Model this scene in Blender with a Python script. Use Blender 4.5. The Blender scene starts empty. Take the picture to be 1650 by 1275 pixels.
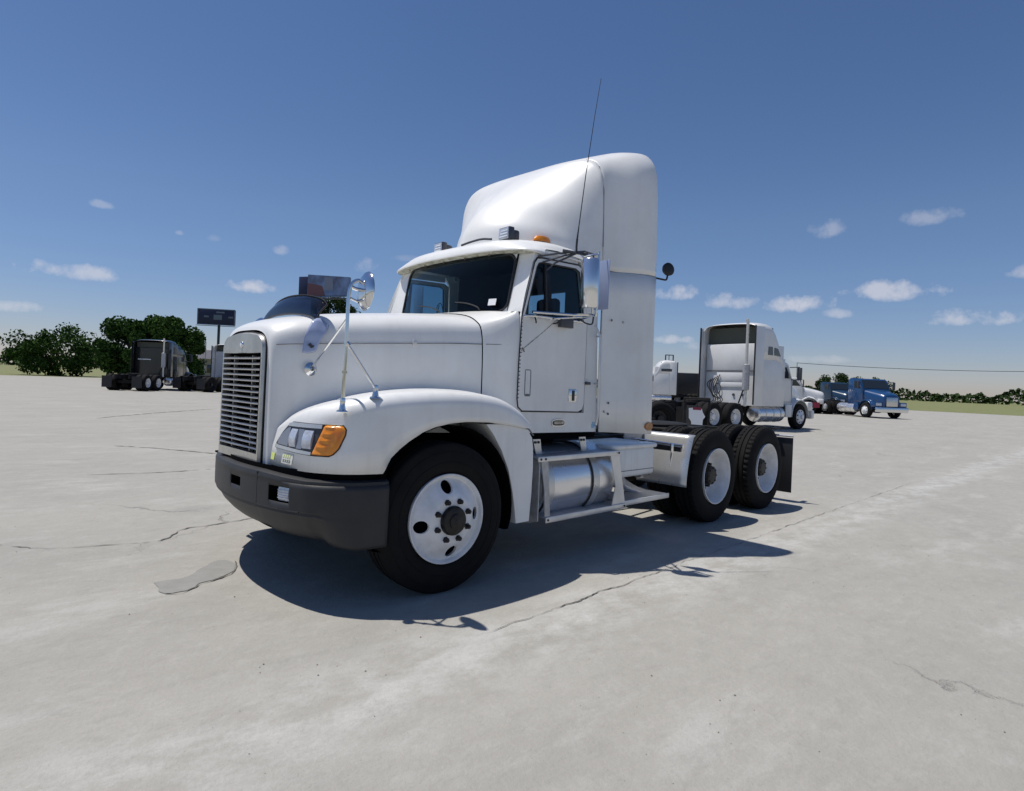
import bpy, bmesh, math, random
from mathutils import Vector, Matrix, noise
random.seed(7)
S = bpy.context.scene
COL = S.collection
PI = math.pi
def V(*a): return Vector(a)

# ---------------------------------------------------------------- camera
CAM = V(-2.712, -4.4206, 1.4546)
cr_ = V(0.72674535, -0.68576545, 0.03958469)
cu_ = V(-0.02594912, 0.03017785, 0.99920766)
cf_ = V(0.68641667, 0.72719671, -0.00413661)
cd = bpy.data.cameras.new('camera')
cam = bpy.data.objects.new('camera', cd)
COL.objects.link(cam)
cam.matrix_world = Matrix(((cr_.x, cu_.x, -cf_.x, CAM.x), (cr_.y, cu_.y, -cf_.y, CAM.y), (cr_.z, cu_.z, -cf_.z, CAM.z), (0, 0, 0, 1)))
cd.sensor_width = 36
cd.lens = 1000.0 / 1650 * 36
cd.shift_x = 37.5 / 1650
cd.shift_y = -18.5 / 1650
cd.clip_start = 0.05
cd.clip_end = 6000
S.camera = cam

# ---------------------------------------------------------------- sun, sky, exposure
SUNDIR = V(-0.21, 0.29, 0.933).normalized()
sl = bpy.data.lights.new('sun', 'SUN')
sl.energy = 3.8
sl.angle = math.radians(0.53)
sl.color = (1.0, 0.955, 0.89)
sun = bpy.data.objects.new('sun', sl)
COL.objects.link(sun)
sun.rotation_euler = SUNDIR.to_track_quat('Z', 'Y').to_euler()
sun.location = (0, 0, 30)

W = bpy.data.worlds.new('World')
S.world = W
W.use_nodes = True
wt = W.node_tree
for n in list(wt.nodes): wt.nodes.remove(n)
def N(t, typ, **kw):
    n = t.nodes.new(typ)
    for k, v in kw.items(): setattr(n, k, v)
    return n
def mth(t, op, a, b=None, c=None, clamp=False):
    n = N(t, 'ShaderNodeMath', operation=op)
    n.use_clamp = clamp
    for i, x in enumerate((a, b, c)):
        if x is None: continue
        if isinstance(x, (int, float)): n.inputs[i].default_value = x
        else: t.links.new(x, n.inputs[i])
    return n.outputs[0]
sky = N(wt, 'ShaderNodeTexSky', sky_type='NISHITA')
sky.sun_disc = False
sky.sun_elevation = math.asin(SUNDIR.z)
sky.sun_rotation = math.atan2(SUNDIR.x, SUNDIR.y)
sky.altitude = 50
sky.air_density = 1.0
sky.dust_density = 0.25
sky.ozone_density = 3.0
tc = N(wt, 'ShaderNodeTexCoord')
sep = N(wt, 'ShaderNodeSeparateXYZ')
wt.links.new(tc.outputs['Generated'], sep.inputs[0])
AZ = mth(wt, 'MULTIPLY', mth(wt, 'ARCTAN2', sep.outputs[0], sep.outputs[1]), 57.29578)
EL = mth(wt, 'MULTIPLY', mth(wt, 'ARCSINE', sep.outputs[2]), 57.29578)
nz = N(wt, 'ShaderNodeTexNoise')
nz.inputs['Scale'].default_value = 26
nz.inputs['Detail'].default_value = 7
nz.inputs['Roughness'].default_value = 0.6
wt.links.new(tc.outputs['Generated'], nz.inputs['Vector'])
nf = mth(wt, 'SUBTRACT', nz.outputs['Fac'], 0.5)
CLOUDS = [(22.03,7.24,1.86,0.57,1.00),(24.65,10.54,0.62,0.41,0.42),(31.67,9.82,1.03,0.72,0.45),(16.45,11.04,0.31,0.21,0.35),
(19.07,10.94,0.62,0.31,0.18),(60.12,8.27,1.96,0.72,0.9),(64.24,7.61,1.75,0.67,0.8),(69.54,7.23,2.17,0.77,1.0),(72.39,6.53,1.24,0.41,0.6),
(71.43,13.20,1.24,0.72,0.45),(59.64,4.31,1.65,0.46,0.85),(61.86,3.70,1.34,0.41,0.5),(70.84,2.82,2.32,0.36,0.4),(35.65,10.75,1.55,0.31,0.2),
(9.38,7.01,2.58,0.62,0.8),(5.17,3.97,2.06,0.52,0.7),(76.19,8.15,2.58,0.83,0.9),(80.85,5.90,2.32,0.67,0.9),(78.36,13.47,1.55,0.62,0.45),
(84.84,9.10,1.55,0.52,0.6),(10.82,12.34,0.62,0.31,0.4),(100,8,3.2,1.0,.9),(-8,6,2.6,.8,.9),(-24,9,3,1,.8),(118,6,2.6,.7,.8),(140,9,3.5,1,.8),
(-50,8,3.5,1,.8),(170,7,3,.9,.9),(-80,10,3,1.1,.8),(-120,7,3,.9,.8),(-150,9,3.4,1,.8)]
mask = None
for a, e, w, h, s in CLOUDS:
    w, h = w * 1.2, h * 1.2
    dx = mth(wt, 'MULTIPLY', mth(wt, 'SUBTRACT', AZ, a), 1 / w)
    dy = mth(wt, 'MULTIPLY', mth(wt, 'SUBTRACT', EL, e), 1 / h)
    dy = mth(wt, 'MAXIMUM', dy, mth(wt, 'MULTIPLY', dy, -1.5))       # flatter base
    d2 = mth(wt, 'ADD', mth(wt, 'MULTIPLY', dx, dx), mth(wt, 'MULTIPLY', dy, dy))
    m = mth(wt, 'SUBTRACT', 0.72, mth(wt, 'SUBTRACT', mth(wt, 'MULTIPLY', d2, 0.72), mth(wt, 'MULTIPLY', nf, 3.6)), clamp=True)
    m = mth(wt, 'MULTIPLY', mth(wt, 'SMOOTH_MIN', m, 0.85, 0.2), s)
    mask = m if mask is None else mth(wt, 'MAXIMUM', mask, m)
mix = N(wt, 'ShaderNodeMix', data_type='RGBA')
wt.links.new(mth(wt, 'MULTIPLY', mask, 0.78), mix.inputs['Factor'])
tint = N(wt, 'ShaderNodeMix', data_type='RGBA', blend_type='MULTIPLY')
tint.inputs['Factor'].default_value = 1
tint.inputs['B'].default_value = (1.07, 0.975, 1.0, 1)
wt.links.new(sky.outputs[0], tint.inputs['A'])
hz = N(wt, 'ShaderNodeMapRange')
hz.inputs[1].default_value = 0; hz.inputs[2].default_value = 14
wt.links.new(EL, hz.inputs[0])
hz2 = N(wt, 'ShaderNodeMix', data_type='RGBA')
hz2.inputs['A'].default_value = (.74, .80, .98, 1); hz2.inputs['B'].default_value = (1, 1, 1, 1)
wt.links.new(hz.outputs[0], hz2.inputs['Factor'])
tint2 = N(wt, 'ShaderNodeMix', data_type='RGBA', blend_type='MULTIPLY')
tint2.inputs['Factor'].default_value = 1
wt.links.new(tint.outputs['Result'], tint2.inputs['A']); wt.links.new(hz2.outputs['Result'], tint2.inputs['B'])
hs = N(wt, 'ShaderNodeHueSaturation'); hs.inputs['Saturation'].default_value = 1.18
wt.links.new(tint2.outputs['Result'], hs.inputs['Color'])
wt.links.new(hs.outputs[0], mix.inputs['A'])
mix.inputs['B'].default_value = (8.2, 8.1, 8.7, 1)
bg = N(wt, 'ShaderNodeBackground')
bg.inputs['Strength'].default_value = 0.075
wt.links.new(mix.outputs['Result'], bg.inputs[0])
wo = N(wt, 'ShaderNodeOutputWorld')
wt.links.new(bg.outputs[0], wo.inputs[0])

S.view_settings.view_transform = 'Standard'
S.view_settings.look = 'None'
S.view_settings.exposure = 0.18
S.view_settings.gamma = 1
S.cycles.max_bounces = 8
S.cycles.transparent_max_bounces = 12
S.cycles.use_denoising = True

# ---------------------------------------------------------------- materials
def mat(name, color, rough=0.5, metal=0.0, coat=0.0, spec=0.5, var=0.0, vscale=3.0, bump=0.0, bscale=60.0, color2=None, rvar=0.0, streak=None):
    m = bpy.data.materials.new(name)
    m.use_nodes = True
    t = m.node_tree
    b = t.nodes['Principled BSDF']
    b.inputs['Base Color'].default_value = (*color, 1)
    b.inputs['Roughness'].default_value = rough
    b.inputs['Metallic'].default_value = metal
    b.inputs['Coat Weight'].default_value = coat
    b.inputs['Coat Roughness'].default_value = 0.12
    b.inputs['Specular IOR Level'].default_value = spec
    g = N(t, 'ShaderNodeNewGeometry')
    pos = g.outputs['Position']
    if streak:
        mp = N(t, 'ShaderNodeMapping')
        mp.inputs['Scale'].default_value = streak
        t.links.new(pos, mp.inputs[0])
        pos = mp.outputs[0]
    if var or rvar:
        n = N(t, 'ShaderNodeTexNoise')
        n.inputs['Scale'].default_value = vscale
        n.inputs['Detail'].default_value = 6
        n.inputs['Roughness'].default_value = 0.62
        t.links.new(pos, n.inputs['Vector'])
        r = N(t, 'ShaderNodeMapRange')
        r.inputs['From Min'].default_value = 0.35
        r.inputs['From Max'].default_value = 0.7
        t.links.new(n.outputs['Fac'], r.inputs['Value'])
        if var:
            mx = N(t, 'ShaderNodeMix', data_type='RGBA')
            c2 = color2 or tuple(c * (1 - var) for c in color)
            mx.inputs['A'].default_value = (*color, 1)
            mx.inputs['B'].default_value = (*c2, 1)
            t.links.new(r.outputs[0], mx.inputs['Factor'])
            t.links.new(mx.outputs['Result'], b.inputs['Base Color'])
        if rvar:
            t.links.new(mth(t, 'ADD', mth(t, 'MULTIPLY', r.outputs[0], rvar), rough), b.inputs['Roughness'])
    if bump:
        n2 = N(t, 'ShaderNodeTexNoise')
        n2.inputs['Scale'].default_value = bscale
        n2.inputs['Detail'].default_value = 4
        t.links.new(g.outputs['Position'], n2.inputs['Vector'])
        bp = N(t, 'ShaderNodeBump')
        bp.inputs['Strength'].default_value = bump
        bp.inputs['Distance'].default_value = 0.01
        t.links.new(n2.outputs['Fac'], bp.inputs['Height'])
        t.links.new(bp.outputs[0], b.inputs['Normal'])
    return m
def glassmat(name, tint, fac=0.12):
    m = bpy.data.materials.new(name)
    m.use_nodes = True
    t = m.node_tree
    for n in list(t.nodes): t.nodes.remove(n)
    o = N(t, 'ShaderNodeOutputMaterial')
    tr = N(t, 'ShaderNodeBsdfTransparent')
    tr.inputs[0].default_value = (*tint, 1)
    gl = N(t, 'ShaderNodeBsdfGlossy')
    gl.inputs['Roughness'].default_value = 0.02
    lw = N(t, 'ShaderNodeLayerWeight')
    lw.inputs[0].default_value = 0.5
    fr_out = mth(t, 'ADD', mth(t, 'MULTIPLY', mth(t, 'POWER', lw.outputs['Facing'], 4.0), 0.9), 0.04)
    mx = N(t, 'ShaderNodeMixShader')
    t.links.new(mth(t, 'ADD', fr_out, fac - 0.04, clamp=True), mx.inputs[0])
    t.links.new(tr.outputs[0], mx.inputs[1])
    t.links.new(gl.outputs[0], mx.inputs[2])
    t.links.new(mx.outputs[0], o.inputs[0])
    return m
M = {}
M['white'] = mat('white_paint', (0.83, 0.83, 0.81), 0.34, coat=0.35, var=0.05, vscale=2.2, rvar=0.12, color2=(0.73, 0.73, 0.71), bump=0.02, bscale=9)
wm_ = M['white'].node_tree; wb_ = wm_.nodes['Principled BSDF']
g_ = N(wm_, 'ShaderNodeNewGeometry'); mp_ = N(wm_, 'ShaderNodeMapping'); mp_.inputs['Scale'].default_value = (14, 14, .9)
wm_.links.new(g_.outputs['Position'], mp_.inputs[0])
n_1 = N(wm_, 'ShaderNodeTexNoise'); n_1.inputs['Scale'].default_value = 1; n_1.inputs['Detail'].default_value = 5
wm_.links.new(mp_.outputs[0], n_1.inputs['Vector'])
n_2 = N(wm_, 'ShaderNodeTexNoise'); n_2.inputs['Scale'].default_value = 55; n_2.inputs['Detail'].default_value = 3
wm_.links.new(g_.outputs['Position'], n_2.inputs['Vector'])
def mr_(v, a, b_, c_, d_):
    r = N(wm_, 'ShaderNodeMapRange')
    for i, x in enumerate((a, b_, c_, d_)): r.inputs[i + 1].default_value = x
    wm_.links.new(v, r.inputs[0]); return r.outputs[0]
sz_ = N(wm_, 'ShaderNodeSeparateXYZ'); wm_.links.new(g_.outputs['Position'], sz_.inputs[0])
low_ = mr_(sz_.outputs[2], .4, 1.5, 1.0, .25)                 # road grime settles low
gr_ = mth(wm_, 'MULTIPLY', mr_(n_1.outputs['Fac'], .50, .72, 0, .32), low_)
sp_ = mth(wm_, 'MULTIPLY', mr_(n_2.outputs['Fac'], .68, .74, 0, .5), low_)
mx_ = N(wm_, 'ShaderNodeMix', data_type='RGBA'); wm_.links.new(mth(wm_, 'ADD', gr_, sp_, clamp=True), mx_.inputs['Factor'])
old_ = wb_.inputs['Base Color'].links[0].from_socket
wm_.links.new(old_, mx_.inputs['A']); mx_.inputs['B'].default_value = (.46, .43, .37, 1)
wm_.links.new(mx_.outputs['Result'], wb_.inputs['Base Color'])
M['white_dirty'] = mat('weathered_white_paint', (0.76, 0.76, 0.73), 0.4, var=0.2, vscale=9, color2=(0.52, 0.51, 0.44), rvar=0.2)
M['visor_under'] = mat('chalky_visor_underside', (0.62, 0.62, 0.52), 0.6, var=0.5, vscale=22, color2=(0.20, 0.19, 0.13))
M['chrome'] = mat('chrome', (0.72, 0.73, 0.74), 0.07, 1.0, rvar=0.08, vscale=8)
M['alu'] = mat('brushed_aluminium', (0.72, 0.72, 0.72), 0.30, 0.65, rvar=0.16, vscale=4, var=0.15)
M['alu_dull'] = mat('dull_tread_plate', (0.50, 0.50, 0.51), 0.48, 0.5, var=0.3, vscale=14, bump=0.25, bscale=70)
M['tank'] = mat('polished_tank_aluminium', (0.80, 0.80, 0.82), 0.23, 0.82, rvar=0.05, vscale=2.5, var=0.05)
M['stainless'] = mat('polished_stainless_sheet', (0.68, 0.68, 0.67), 0.25, 0.6, rvar=0.14, vscale=5, var=0.15)
M['grille'] = mat('satin_grille_chrome', (0.58, 0.57, 0.53), 0.36, 0.7, var=0.25, vscale=7)
M['grille_bar'] = mat('grille_bar_chrome', (0.60, 0.60, 0.60), 0.22, 1.0, rvar=0.1)
M['rubber'] = mat('tyre_rubber', (0.008, 0.008, 0.009), 0.85, spec=0.18, var=0.3, vscale=6, color2=(0.014, 0.013, 0.012), bump=0.15, bscale=120)
M['black'] = mat('black_chassis', (0.008, 0.008, 0.009), 0.7, spec=0.25, var=0.6, vscale=5, color2=(0.03, 0.027, 0.024))
M['blackhole'] = mat('black_cavity', (0.004, 0.004, 0.005), 0.95, spec=0.05)
M['bumper'] = mat('grey_bumper_plastic', (0.026, 0.027, 0.030), 0.5, spec=0.35, var=0.25, vscale=4, color2=(0.036, 0.036, 0.038), bump=0.12, bscale=160)
M['seal'] = mat('black_rubber_seal', (0.015, 0.015, 0.017), 0.5)
M['gap'] = mat('panel_gap', (0.16, 0.16, 0.17), 0.7)
M['rimwhite'] = mat('white_wheel_paint', (0.82, 0.82, 0.83), 0.34, var=0.18, vscale=10, color2=(0.66, 0.66, 0.65), coat=0.2)
M['hub'] = mat('greasy_black_hub', (0.010, 0.010, 0.011), 0.45, spec=0.3, var=0.5, vscale=20, color2=(0.028, 0.025, 0.022))
M['amber'] = mat('amber_lens', (0.80, 0.28, 0.01), 0.14, coat=0.6, var=0.25, vscale=14, color2=(0.62, 0.17, 0.005))
M['amber_old'] = mat('brown_amber_lens', (0.50, 0.20, 0.03), 0.3, coat=0.4, var=0.5, vscale=60, color2=(0.2, 0.06, 0.02))
M['lens'] = mat('clear_lamp_lens', (0.62, 0.66, 0.74), 0.14, 0.25, coat=0.8, var=0.3, vscale=30)
M['lampbowl'] = mat('lamp_reflector', (0.35, 0.36, 0.40), 0.25, 0.7)
M['darkplastic'] = mat('dark_lamp_body', (0.05, 0.055, 0.07), 0.4)
M['sticker_y'] = mat('yellow_green_sticker', (0.62, 0.75, 0.08), 0.6, var=0.3, vscale=60, color2=(0.75, 0.8, 0.4))
M['ink'] = mat('grey_ink', (0.16, 0.18, 0.14), 0.6)
M['paper'] = mat('white_paper', (0.82, 0.83, 0.84), 0.7)
M['red'] = mat('dark_red_plastic', (0.22, 0.01, 0.04), 0.4)
M['tape'] = mat('blue_tape', (0.16, 0.42, 0.66), 0.6, var=0.5, vscale=90, color2=(0.45, 0.6, 0.7))
M['badge'] = mat('badge_dark', (0.03, 0.032, 0.04), 0.3)
M['interior'] = mat('cab_interior', (0.028, 0.028, 0.034), 0.8, var=0.3)
M['seat'] = mat('seat_cloth', (0.022, 0.022, 0.03), 0.9)
M['glass'] = glassmat('window_glass', (0.52, 0.66, 0.72), 0.02)
M['smoke'] = glassmat('smoked_plexiglass', (0.17, 0.19, 0.26), 0.06)
M['skytint'] = mat('sky_tinted_plastic', (0.34, 0.40, 0.58), 0.18, coat=0.6)  # pale blue of the sky reflected in the deflector wings, put into the colour
M['mirror'] = mat('mirror_glass', (0.8, 0.82, 0.85), 0.03, 1.0)
M['housing'] = mat('polished_mirror_housing', (0.80, 0.80, 0.80), 0.13, 0.95, rvar=0.08, vscale=5)
M['rust'] = mat('rust_and_scrape', (0.20, 0.15, 0.10), 0.8, var=0.4, vscale=40)
M['bark'] = mat('bark', (0.12, 0.09, 0.07), 0.9, var=0.4, vscale=8)

def leafmat(name, c1, c2):
    m = mat(name, c1, 0.95, spec=0.05, var=0.5, vscale=0.9, color2=c2)
    return m
M['leaf'] = leafmat('leaves_green', (0.050, 0.100, 0.022), (0.022, 0.050, 0.014))
M['leaf2'] = leafmat('leaves_dark', (0.035, 0.06, 0.02), (0.018, 0.032, 0.012))

# ---------------------------------------------------------------- mesh helpers
class MB:
    def __init__(s): s.b = bmesh.new()
    def face(s, pts):
        try: return s.b.faces.new([s.b.verts.new(p) for p in pts])
        except ValueError: return None
    def box(s, x0, x1, y0, y1, z0, z1, bev=0.0, seg=2, rot=None, piv=None):
        t = bmesh.new()
        bmesh.ops.create_cube(t, size=1)
        for v in t.verts:
            v.co = V(x0 + (v.co.x + .5) * (x1 - x0), y0 + (v.co.y + .5) * (y1 - y0), z0 + (v.co.z + .5) * (z1 - z0))
        if bev: bmesh.ops.bevel(t, geom=t.edges[:], offset=bev, segments=seg, profile=0.5, affect='EDGES')
        if rot is not None:
            p = V(*piv) if piv else V((x0 + x1) / 2, (y0 + y1) / 2, (z0 + z1) / 2)
            for v in t.verts: v.co = rot @ (v.co - p) + p
        s.merge(t); return s
    def merge(s, t):
        vm = {}
        for v in t.verts: vm[v] = s.b.verts.new(v.co)
        for f in t.faces:
            try: s.b.faces.new([vm[v] for v in f.verts])
            except ValueError: pass
        t.free()
    def tube(s, pts, r, seg=10, cap=True, rs=None):
        pts = [V(*p) for p in pts]
        rings = []
        up = None
        for i, p in enumerate(pts):
            d = (pts[min(i + 1, len(pts) - 1)] - pts[max(i - 1, 0)]).normalized()
            if up is None:
                up = V(0, 0, 1) if abs(d.z) < .9 else V(1, 0, 0)
            a = d.cross(up).normalized(); bb = a.cross(d).normalized(); up = bb
            rr = rs[i] if rs else r
            rings.append([s.b.verts.new(p + a * rr * math.cos(2 * PI * k / seg) + bb * rr * math.sin(2 * PI * k / seg)) for k in range(seg)])
        for i in range(len(rings) - 1):
            for k in range(seg):
                s.b.faces.new((rings[i][k], rings[i][(k + 1) % seg], rings[i + 1][(k + 1) % seg], rings[i + 1][k]))
        if cap:
            s.b.faces.new(rings[0][::-1]); s.b.faces.new(rings[-1])
        return s
    def grid(s, rows, closed_v=False):
        vs = [[s.b.verts.new(p) for p in r] for r in rows]
        for i in range(len(vs) - 1):
            n = len(vs[i])
            for j in range(n if closed_v else n - 1):
                q = (vs[i][j], vs[i + 1][j], vs[i + 1][(j + 1) % n], vs[i][(j + 1) % n])
                if len(set(tuple(round(c, 6) for c in v.co) for v in q)) < 3: continue
                try: s.b.faces.new(q)
                except ValueError: pass
        return vs
    def lathe(s, prof, c, axis='Y', seg=48, rfun=None, cap=False):
        """prof: list of (a along axis, r)"""
        c = V(*c)
        rows = []
        for (a, r) in prof:
            ring = []
            for k in range(seg):
                th = 2 * PI * k / seg
                rr = rfun(a, r, k) if rfun else r
                u, w = rr * math.cos(th), rr * math.sin(th)
                if axis == 'Y': q = V(u, a, w)
                elif axis == 'X': q = V(a, u, w)
                else: q = V(u, w, a)
                ring.append(c + q)
            rows.append(ring)
        vs = s.grid(rows, True)
        if cap:
            s.b.faces.new(vs[0]); s.b.faces.new(vs[-1][::-1])
        return s
    def prism(s, poly, y0, y1, plane='XZ'):
        def q(p, y):
            return V(p[0], y, p[1]) if plane == 'XZ' else (V(y, p[0], p[1]) if plane == 'YZ' else V(p[0], p[1], y))
        a = [s.b.verts.new(q(p, y0)) for p in poly]; b = [s.b.verts.new(q(p, y1)) for p in poly]
        s.b.faces.new(a); s.b.faces.new(b[::-1])
        n = len(poly)
        for i in range(n): s.b.faces.new((a[i], b[i], b[(i + 1) % n], a[(i + 1) % n]))
        return s
    def xform(s, f):
        for v in s.b.verts: v.co = f(v.co.copy())
        return s
    def build(s, name, m, parent=None, smooth=35, weld=True, solid=0.0, normals=True):
        if weld: bmesh.ops.remove_doubles(s.b, verts=s.b.verts[:], dist=1e-5)
        if normals: bmesh.ops.recalc_face_normals(s.b, faces=s.b.faces[:])
        me = bpy.data.meshes.new(name)
        s.b.to_mesh(me); s.b.free()
        if smooth:
            for p in me.polygons: p.use_smooth = True
            me.set_sharp_from_angle(angle=math.radians(smooth))
        me.materials.append(M[m] if isinstance(m, str) else m)
        o = bpy.data.objects.new(name, me)
        COL.objects.link(o)
        if parent: o.parent = parent
        if solid:
            md = o.modifiers.new('Solidify', 'SOLIDIFY'); md.thickness = solid; md.offset = -1
        return o
def crom(P, n):
    """Catmull-Rom through list of vectors, n steps per span"""
    P = [V(*p) for p in P]
    Q = [2 * P[0] - P[1]] + P + [2 * P[-1] - P[-2]]
    out = []
    for i in range(1, len(Q) - 2):
        a, b, c, d = Q[i - 1:i + 3]
        for k in range(n):
            t = k / n
            out.append(.5 * ((2 * b) + (-a + c) * t + (2 * a - 5 * b + 4 * c - d) * t * t + (-a + 3 * b - 3 * c + d) * t ** 3))
    out.append(P[-1].copy())
    return out
def loft(rows, nu=5, nv=4):
    R = [crom(r, nv) for r in rows]
    cols = [crom([r[j] for r in R], nu) for j in range(len(R[0]))]
    return [[cols[j][i] for j in range(len(cols))] for i in range(len(cols[0]))]
def mirror_half(rows):
    """rows from centre (y=0) outward (y>0) -> full rows near(-y)..far(+y)"""
    return [[V(p[0], -p[1], p[2]) for p in r[::-1]] + [V(*p) for p in r[1:]] for r in rows]
def Y(p, s): return V(p[0], p[1] * s, p[2])
def tag(o, label=None, cat=None, group=None, kind=None):
    if label: o['label'] = label
    if cat: o['category'] = cat
    if group: o['group'] = group
    if kind: o['kind'] = kind
    return o
def empty(name, loc=(0, 0, 0), rz=0.0):
    o = bpy.data.objects.new(name, None)
    COL.objects.link(o)
    o.location = loc; o.rotation_euler = (0, 0, rz); o.empty_display_size = .3
    return o
def dupe(o, parent):
    c = o.copy(); COL.objects.link(c); c.parent = parent
    return c
def copy_tree(o, parent=None):
    c = o.copy(); COL.objects.link(c)
    if parent: c.parent = parent
    for ch in [x for x in bpy.data.objects if x.parent == o]: copy_tree(ch, c)
    return c

# ================================================================ GROUND
gm = bpy.data.materials.new('pale_concrete'); gm.use_nodes = True
t = gm.node_tree; b = t.nodes['Principled BSDF']
b.inputs['Roughness'].default_value = 0.85
b.inputs['Specular IOR Level'].default_value = 0.25
g = N(t, 'ShaderNodeNewGeometry')
def noi(sc, det=6, rough=.6, sxy=(1, 1, 1), off=0):
    mp = N(t, 'ShaderNodeMapping'); mp.inputs['Scale'].default_value = sxy; mp.inputs['Location'].default_value = (off, off * .7, 0)
    mp.inputs['Rotation'].default_value = (0, 0, .35)
    t.links.new(g.outputs['Position'], mp.inputs[0])
    n = N(t, 'ShaderNodeTexNoise'); n.inputs['Scale'].default_value = sc; n.inputs['Detail'].default_value = det; n.inputs['Roughness'].default_value = rough
    t.links.new(mp.outputs[0], n.inputs['Vector']); return n.outputs['Fac']
def rng(v, a, b_, c=0., d=1.):
    r = N(t, 'ShaderNodeMapRange'); r.inputs[1].default_value = a; r.inputs[2].default_value = b_; r.inputs[3].default_value = c; r.inputs[4].default_value = d
    t.links.new(v, r.inputs[0]); return r.outputs[0]
def mixc(f, A, B, bt='MIX'):
    m = N(t, 'ShaderNodeMix', data_type='RGBA', blend_type=bt)
    if isinstance(f, float): m.inputs['Factor'].default_value = f
    else: t.links.new(f, m.inputs['Factor'])
    for k, x in (('A', A), ('B', B)):
        if isinstance(x, tuple): m.inputs[k].default_value = (*x, 1)
        else: t.links.new(x, m.inputs[k])
    return m.outputs['Result']
big = rng(noi(.32, 5, .62, (1, 2.0, 1)), .36, .66)
mid = rng(noi(1.7, 8, .66, (1, 1.5, 1), 9), .34, .68)
wht = rng(noi(.7, 10, .72, (1, 2.4, 1), 31), .53, .66)
fine = rng(noi(48, 7, .8), .34, .70)
spk = rng(noi(130, 2, .5), .66, .74)
stain = rng(noi(.5, 7, .75, (1, 2.2, 1), 77), .60, .74)
c = mixc(big, (.362, .347, .308), (.310, .300, .270))
c = mixc(mth(t, 'MULTIPLY', mid, .5), c, (.395, .382, .345))
c = mixc(mth(t, 'MULTIPLY', wht, .6), c, (.47, .46, .43))
sy = N(t, 'ShaderNodeSeparateXYZ'); t.links.new(g.outputs['Position'], sy.inputs[0])
band = mth(t, 'POWER', 2.718, mth(t, 'MULTIPLY', mth(t, 'POWER', mth(t, 'ABSOLUTE', mth(t, 'ADD', sy.outputs[1], 2.02)), 2.0), -9.0))
c = mixc(mth(t, 'MULTIPLY', mth(t, 'MULTIPLY', band, rng(noi(2.2, 9, .72, (1, 1.6, 1), 5), .42, .60)), .8), c, (.52, .515, .49))
c = mixc(mth(t, 'MULTIPLY', stain, .6), c, (.24, .235, .225))
c = mixc(mth(t, 'MULTIPLY', fine, .34), c, (.27, .26, .235))
c = mixc(mth(t, 'MULTIPLY', rng(noi(7, 8, .75, (1, 1.3, 1), 13), .50, .66), .28), c, (.45, .44, .41))
c = mixc(mth(t, 'MULTIPLY', rng(noi(4, 8, .75, (1, 2.0, 1), 63), .52, .68), .30), c, (.24, .23, .21))
c = mixc(mth(t, 'MULTIPLY', spk, .55), c, (.17, .16, .15))
# fine hairline cracks
wn = N(t, 'ShaderNodeTexNoise'); wn.inputs['Scale'].default_value = 1.1; wn.inputs['Detail'].default_value = 8; wn.inputs['Roughness'].default_value = .6
t.links.new(g.outputs['Position'], wn.inputs['Vector'])
va = N(t, 'ShaderNodeVectorMath', operation='MULTIPLY_ADD')
t.links.new(wn.outputs['Color'], va.inputs[0]); va.inputs[1].default_value = (1.3, 1.3, 0); t.links.new(g.outputs['Position'], va.inputs[2])
vo = N(t, 'ShaderNodeTexVoronoi', feature='DISTANCE_TO_EDGE'); vo.inputs['Scale'].default_value = .30
t.links.new(va.outputs[0], vo.inputs['Vector'])
crk = mth(t, 'MULTIPLY', rng(vo.outputs['Distance'], .0, .006, 1., 0.), rng(noi(.5, 3, .5, (1, 1, 1), 51), .54, .66))
c = mixc(mth(t, 'MULTIPLY', crk, .32), c, (.15, .14, .13))
t.links.new(c, b.inputs['Base Color'])
bp = N(t, 'ShaderNodeBump'); bp.inputs['Strength'].default_value = .9; bp.inputs['Distance'].default_value = .014
hh = mth(t, 'ADD', mth(t, 'MULTIPLY', noi(26, 6, .7), .5), mth(t, 'SUBTRACT', mth(t, 'MULTIPLY', mid, .5), mth(t, 'MULTIPLY', crk, .8)))
t.links.new(hh, bp.inputs['Height']); t.links.new(bp.outputs[0], b.inputs['Normal'])
mb = MB()
n_ = 24
rows = []
for i in range(n_ + 1):
    rows.append([V(-3000 + 6000 * i / n_, -3000 + 6000 * j / n_, 0) for j in range(n_ + 1)])
mb.grid(rows)
tag(mb.build('ground', gm, smooth=0), kind='structure')

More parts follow.
